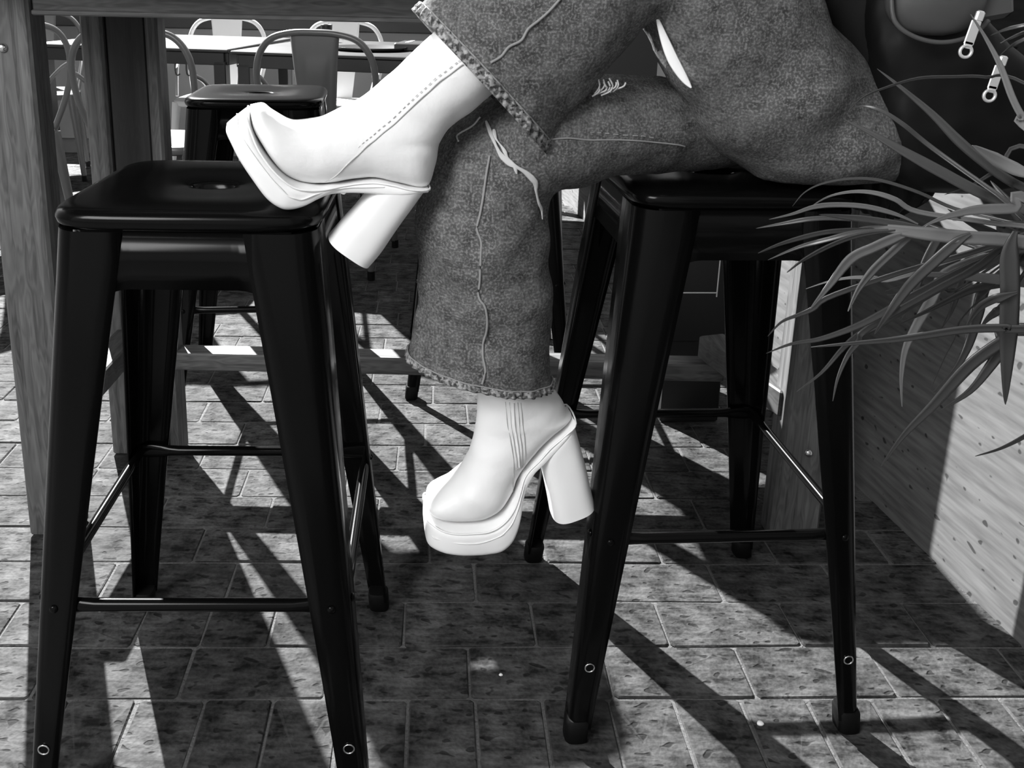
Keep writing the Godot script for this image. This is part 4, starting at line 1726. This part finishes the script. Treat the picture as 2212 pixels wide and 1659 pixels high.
const OUTSEAM = [
	[0.04, 0.813, -0.976],
	[0.036, 0.792, -0.97],
	[0.033, 0.768, -0.966],
	[0.03, 0.748, -0.964],
	[0.027, 0.732, -0.962],
	[0.032, 0.717, -0.961],
	[0.032, 0.696, -0.961],
	[0.032, 0.672, -0.962],
	[0.031, 0.651, -0.962],
	[0.038, 0.639, -0.962],
	[0.041, 0.622, -0.962],
	[0.041, 0.605, -0.962],
	[0.038, 0.59, -0.962],
	[0.038, 0.574, -0.962],
	[0.041, 0.557, -0.962],
	[0.038, 0.54, -0.961],
]
const FRAYED_STRIP = [
	[0.035, 0.849, -1.003],
	[0.04, 0.838, -0.99],
	[0.046, 0.826, -0.98],
	[0.052, 0.815, -0.975],
	[0.061, 0.807, -0.972],
	[0.068, 0.803, -0.971],
	[0.078, 0.797, -0.972],
	[0.087, 0.787, -0.976],
	[0.089, 0.775, -0.98],
	[0.093, 0.759, -0.987],
	[0.098, 0.748, -0.994],
	[0.1, 0.737, -0.995],
]
const FRAYED_STRIP_B = [
	[0.044, 0.841, -0.99],
	[0.047, 0.831, -0.983],
	[0.055, 0.821, -0.976],
	[0.059, 0.813, -0.973],
	[0.066, 0.804, -0.971],
	[0.068, 0.796, -0.971],
]
const LOOSE_THREAD = [
	[0.03, 0.851, -1.009],
	[0.028, 0.849, -1.009],
	[0.023, 0.843, -1.009],
	[0.017, 0.837, -1.008],
	[0.013, 0.834, -1.008],
	[0.007, 0.828, -1.008],
	[0.008, 0.823, -1.001],
]
const THIGH_SEAM = [
	[0.103, 0.832, -0.981],
	[0.127, 0.834, -0.985],
	[0.154, 0.831, -0.994],
	[0.179, 0.83, -1.004],
	[0.209, 0.828, -1.017],
	[0.237, 0.824, -1.03],
	[0.269, 0.819, -1.045],
	[0.279, 0.816, -1.052],
]
const THIGH_STITCH = [
	[0.132, 0.841, -0.99],
	[0.154, 0.84, -0.996],
	[0.173, 0.838, -1.002],
	[0.195, 0.835, -1.01],
	[0.218, 0.833, -1.02],
	[0.238, 0.829, -1.029],
]
const SHIN_SEAM = [
	[0.035, 0.922, -0.927],
	[0.046, 0.929, -0.929],
	[0.054, 0.939, -0.93],
	[0.067, 0.946, -0.932],
	[0.074, 0.958, -0.934],
	[0.085, 0.967, -0.936],
	[0.095, 0.976, -0.938],
	[0.103, 0.985, -0.939],
	[0.108, 0.991, -0.94],
	[0.116, 0.999, -0.941],
]
const LEAVES = [
	[0.002, 0.307, 0.812, -0.770, 0.320, 0.823, -0.779, 0.339, 0.830, -0.787, 0.367, 0.834, -0.793, 0.397, 0.832, -0.797, 0.435, 0.821, -0.799, 0.472, 0.806, -0.800, 0.507, 0.801, -0.775, 0.539, 0.797, -0.750],
	[0.003, 0.340, 0.802, -0.810, 0.351, 0.815, -0.799, 0.368, 0.822, -0.791, 0.386, 0.823, -0.785, 0.405, 0.818, -0.781, 0.427, 0.807, -0.780, 0.484, 0.802, -0.765, 0.540, 0.794, -0.750],
	[0.003, 0.276, 0.807, -0.740, 0.299, 0.810, -0.749, 0.321, 0.815, -0.757, 0.343, 0.816, -0.763, 0.372, 0.814, -0.767, 0.401, 0.807, -0.769, 0.423, 0.798, -0.770],
	[0.003, 0.294, 0.777, -0.820, 0.315, 0.786, -0.807, 0.339, 0.794, -0.797, 0.365, 0.796, -0.792, 0.406, 0.793, -0.790],
	[0.004, 0.315, 0.815, -0.730, 0.342, 0.810, -0.743, 0.373, 0.805, -0.753, 0.403, 0.800, -0.758, 0.432, 0.795, -0.760],
	[0.008, 0.363, 0.791, -0.770, 0.383, 0.797, -0.757, 0.412, 0.796, -0.747, 0.449, 0.794, -0.742, 0.514, 0.790, -0.740],
	[0.006, 0.400, 0.809, -0.720, 0.427, 0.815, -0.733, 0.458, 0.819, -0.743, 0.494, 0.820, -0.748, 0.513, 0.825, -0.750],
	[0.006, 0.405, 0.931, -0.850, 0.428, 0.913, -0.841, 0.456, 0.890, -0.833, 0.479, 0.868, -0.827, 0.500, 0.851, -0.823, 0.530, 0.831, -0.821, 0.568, 0.813, -0.820],
	[0.007, 0.401, 0.888, -0.670, 0.428, 0.876, -0.687, 0.450, 0.867, -0.697, 0.476, 0.857, -0.700],
	[0.007, 0.370, 0.884, -0.830, 0.395, 0.872, -0.819, 0.421, 0.858, -0.811, 0.456, 0.840, -0.805, 0.491, 0.823, -0.801, 0.535, 0.807, -0.800],
	[0.002, 0.360, 0.896, -0.800, 0.375, 0.907, -0.809, 0.396, 0.915, -0.817, 0.431, 0.925, -0.823, 0.468, 0.927, -0.827, 0.498, 0.927, -0.829, 0.546, 0.918, -0.830],
	[0.003, 0.392, 0.888, -0.870, 0.399, 0.894, -0.857, 0.413, 0.891, -0.847, 0.433, 0.879, -0.842, 0.465, 0.856, -0.840, 0.506, 0.822, -0.795, 0.540, 0.794, -0.750],
	[0.004, 0.418, 0.986, -0.730, 0.439, 0.968, -0.741, 0.460, 0.945, -0.749, 0.479, 0.917, -0.755, 0.493, 0.900, -0.759, 0.510, 0.882, -0.760],
	[0.002, 0.461, 0.968, -0.770, 0.463, 0.974, -0.753, 0.471, 0.978, -0.743, 0.483, 0.981, -0.740],
	[0.002, 0.440, 0.964, -0.720, 0.459, 0.968, -0.737, 0.475, 0.972, -0.747, 0.491, 0.976, -0.750],
	[0.002, 0.465, 0.951, -0.760, 0.464, 0.961, -0.743, 0.467, 0.967, -0.733, 0.478, 0.973, -0.730],
	[0.003, 0.466, 0.817, -0.810, 0.499, 0.822, -0.827, 0.531, 0.838, -0.837, 0.566, 0.858, -0.840],
	[0.009, 0.551, 0.817, -0.880, 0.561, 0.800, -0.863, 0.575, 0.782, -0.853, 0.594, 0.762, -0.850],
	[0.006, 0.442, 0.815, -0.760, 0.474, 0.799, -0.777, 0.503, 0.786, -0.787, 0.528, 0.775, -0.790],
	[0.006, 0.499, 0.804, -0.810, 0.509, 0.796, -0.787, 0.527, 0.784, -0.780],
	[0.003, 0.266, 0.779, -0.730, 0.292, 0.785, -0.743, 0.328, 0.792, -0.753, 0.357, 0.794, -0.758, 0.385, 0.795, -0.760],
	[0.003, 0.292, 0.759, -0.775, 0.314, 0.776, -0.762, 0.336, 0.787, -0.752, 0.356, 0.795, -0.747, 0.384, 0.799, -0.745],
	[0.003, 0.283, 0.770, -0.705, 0.303, 0.779, -0.718, 0.331, 0.790, -0.728, 0.356, 0.797, -0.733, 0.385, 0.801, -0.735],
	[0.007, 0.339, 0.710, -0.780, 0.349, 0.737, -0.769, 0.362, 0.766, -0.761, 0.378, 0.779, -0.755, 0.395, 0.790, -0.751, 0.410, 0.796, -0.750],
	[0.007, 0.351, 0.727, -0.730, 0.363, 0.744, -0.741, 0.378, 0.760, -0.749, 0.398, 0.778, -0.755, 0.412, 0.790, -0.759, 0.424, 0.795, -0.760],
	[0.007, 0.398, 0.690, -0.770, 0.402, 0.714, -0.759, 0.414, 0.746, -0.751, 0.428, 0.769, -0.745, 0.444, 0.790, -0.741, 0.454, 0.798, -0.740],
	[0.007, 0.483, 0.653, -0.890, 0.518, 0.665, -0.901, 0.552, 0.680, -0.909, 0.579, 0.689, -0.915, 0.631, 0.698, -0.919, 0.651, 0.701, -0.920],
	[0.004, 0.333, 0.649, -0.860, 0.340, 0.670, -0.847, 0.352, 0.682, -0.837, 0.364, 0.691, -0.832, 0.385, 0.708, -0.830, 0.467, 0.759, -0.790, 0.541, 0.790, -0.750],
	[0.005, 0.314, 0.651, -0.810, 0.342, 0.657, -0.821, 0.375, 0.660, -0.829, 0.414, 0.673, -0.835, 0.444, 0.689, -0.839, 0.472, 0.708, -0.840, 0.509, 0.759, -0.795, 0.541, 0.787, -0.750],
	[0.006, 0.331, 0.684, -0.750, 0.362, 0.693, -0.739, 0.404, 0.702, -0.731, 0.452, 0.714, -0.725, 0.486, 0.718, -0.721, 0.507, 0.718, -0.720],
	[0.005, 0.396, 0.591, -0.830, 0.404, 0.610, -0.843, 0.416, 0.632, -0.853, 0.428, 0.646, -0.858, 0.439, 0.662, -0.860, 0.495, 0.740, -0.805, 0.539, 0.797, -0.750],
	[0.008, 0.536, 0.527, -0.950, 0.524, 0.568, -0.939, 0.519, 0.608, -0.931, 0.525, 0.642, -0.925, 0.535, 0.675, -0.921, 0.546, 0.706, -0.920, 0.548, 0.757, -0.835, 0.540, 0.794, -0.750],
	[0.009, 0.540, 0.570, -0.900, 0.568, 0.592, -0.913, 0.585, 0.619, -0.923, 0.592, 0.653, -0.928, 0.598, 0.688, -0.930, 0.572, 0.750, -0.840, 0.541, 0.790, -0.750],
	[0.010, 0.500, 0.471, -0.910, 0.514, 0.517, -0.899, 0.537, 0.559, -0.891, 0.566, 0.610, -0.885, 0.596, 0.642, -0.881, 0.612, 0.655, -0.880],
	[0.009, 0.534, 0.564, -0.870, 0.570, 0.581, -0.883, 0.595, 0.609, -0.893, 0.609, 0.632, -0.898, 0.620, 0.647, -0.900],
	[0.011, 0.526, 0.626, -0.760, 0.514, 0.665, -0.749, 0.503, 0.712, -0.741, 0.494, 0.749, -0.735, 0.485, 0.785, -0.731, 0.486, 0.804, -0.730],
	[0.004, 0.613, 0.481, -0.920, 0.652, 0.482, -0.937, 0.685, 0.493, -0.947, 0.708, 0.509, -0.950],
	[0.007, 0.574, 0.623, -0.960, 0.571, 0.650, -0.943, 0.571, 0.689, -0.933, 0.571, 0.717, -0.930, 0.560, 0.761, -0.840, 0.541, 0.790, -0.750],
	[0.003, 0.470, 0.688, -0.900, 0.506, 0.690, -0.917, 0.545, 0.684, -0.927, 0.565, 0.681, -0.930, 0.557, 0.747, -0.840, 0.541, 0.787, -0.750],
	[0.002, 0.504, 0.663, -0.960, 0.515, 0.669, -0.947, 0.537, 0.673, -0.938, 0.556, 0.681, -0.932, 0.580, 0.684, -0.930, 0.564, 0.748, -0.840, 0.542, 0.783, -0.750],
	[0.007, 0.447, 0.725, -0.840, 0.492, 0.723, -0.853, 0.544, 0.718, -0.863, 0.597, 0.712, -0.868, 0.617, 0.709, -0.870],
	[0.007, 0.476, 0.702, -0.760, 0.476, 0.725, -0.747, 0.479, 0.737, -0.737, 0.484, 0.742, -0.732, 0.497, 0.748, -0.730],
	[0.007, 0.487, 0.660, -0.890, 0.504, 0.685, -0.903, 0.515, 0.713, -0.913, 0.527, 0.740, -0.918, 0.533, 0.750, -0.920],
	[0.003, 0.371, 0.699, -0.870, 0.388, 0.712, -0.857, 0.406, 0.720, -0.847, 0.426, 0.722, -0.842, 0.447, 0.722, -0.840, 0.498, 0.765, -0.795, 0.541, 0.787, -0.750],
	[0.005, 0.362, 0.596, -0.840, 0.391, 0.612, -0.853, 0.415, 0.636, -0.863, 0.432, 0.649, -0.868, 0.455, 0.662, -0.870, 0.503, 0.740, -0.810, 0.542, 0.783, -0.750],
	[0.001, 0.586, 0.542, -0.980, 0.585, 0.586, -0.963, 0.586, 0.612, -0.953, 0.590, 0.641, -0.950, 0.569, 0.731, -0.850, 0.539, 0.797, -0.750],
	[0.008, 0.561, 0.661, -0.870, 0.583, 0.663, -0.893, 0.599, 0.674, -0.900, 0.570, 0.744, -0.825, 0.540, 0.794, -0.750],
]
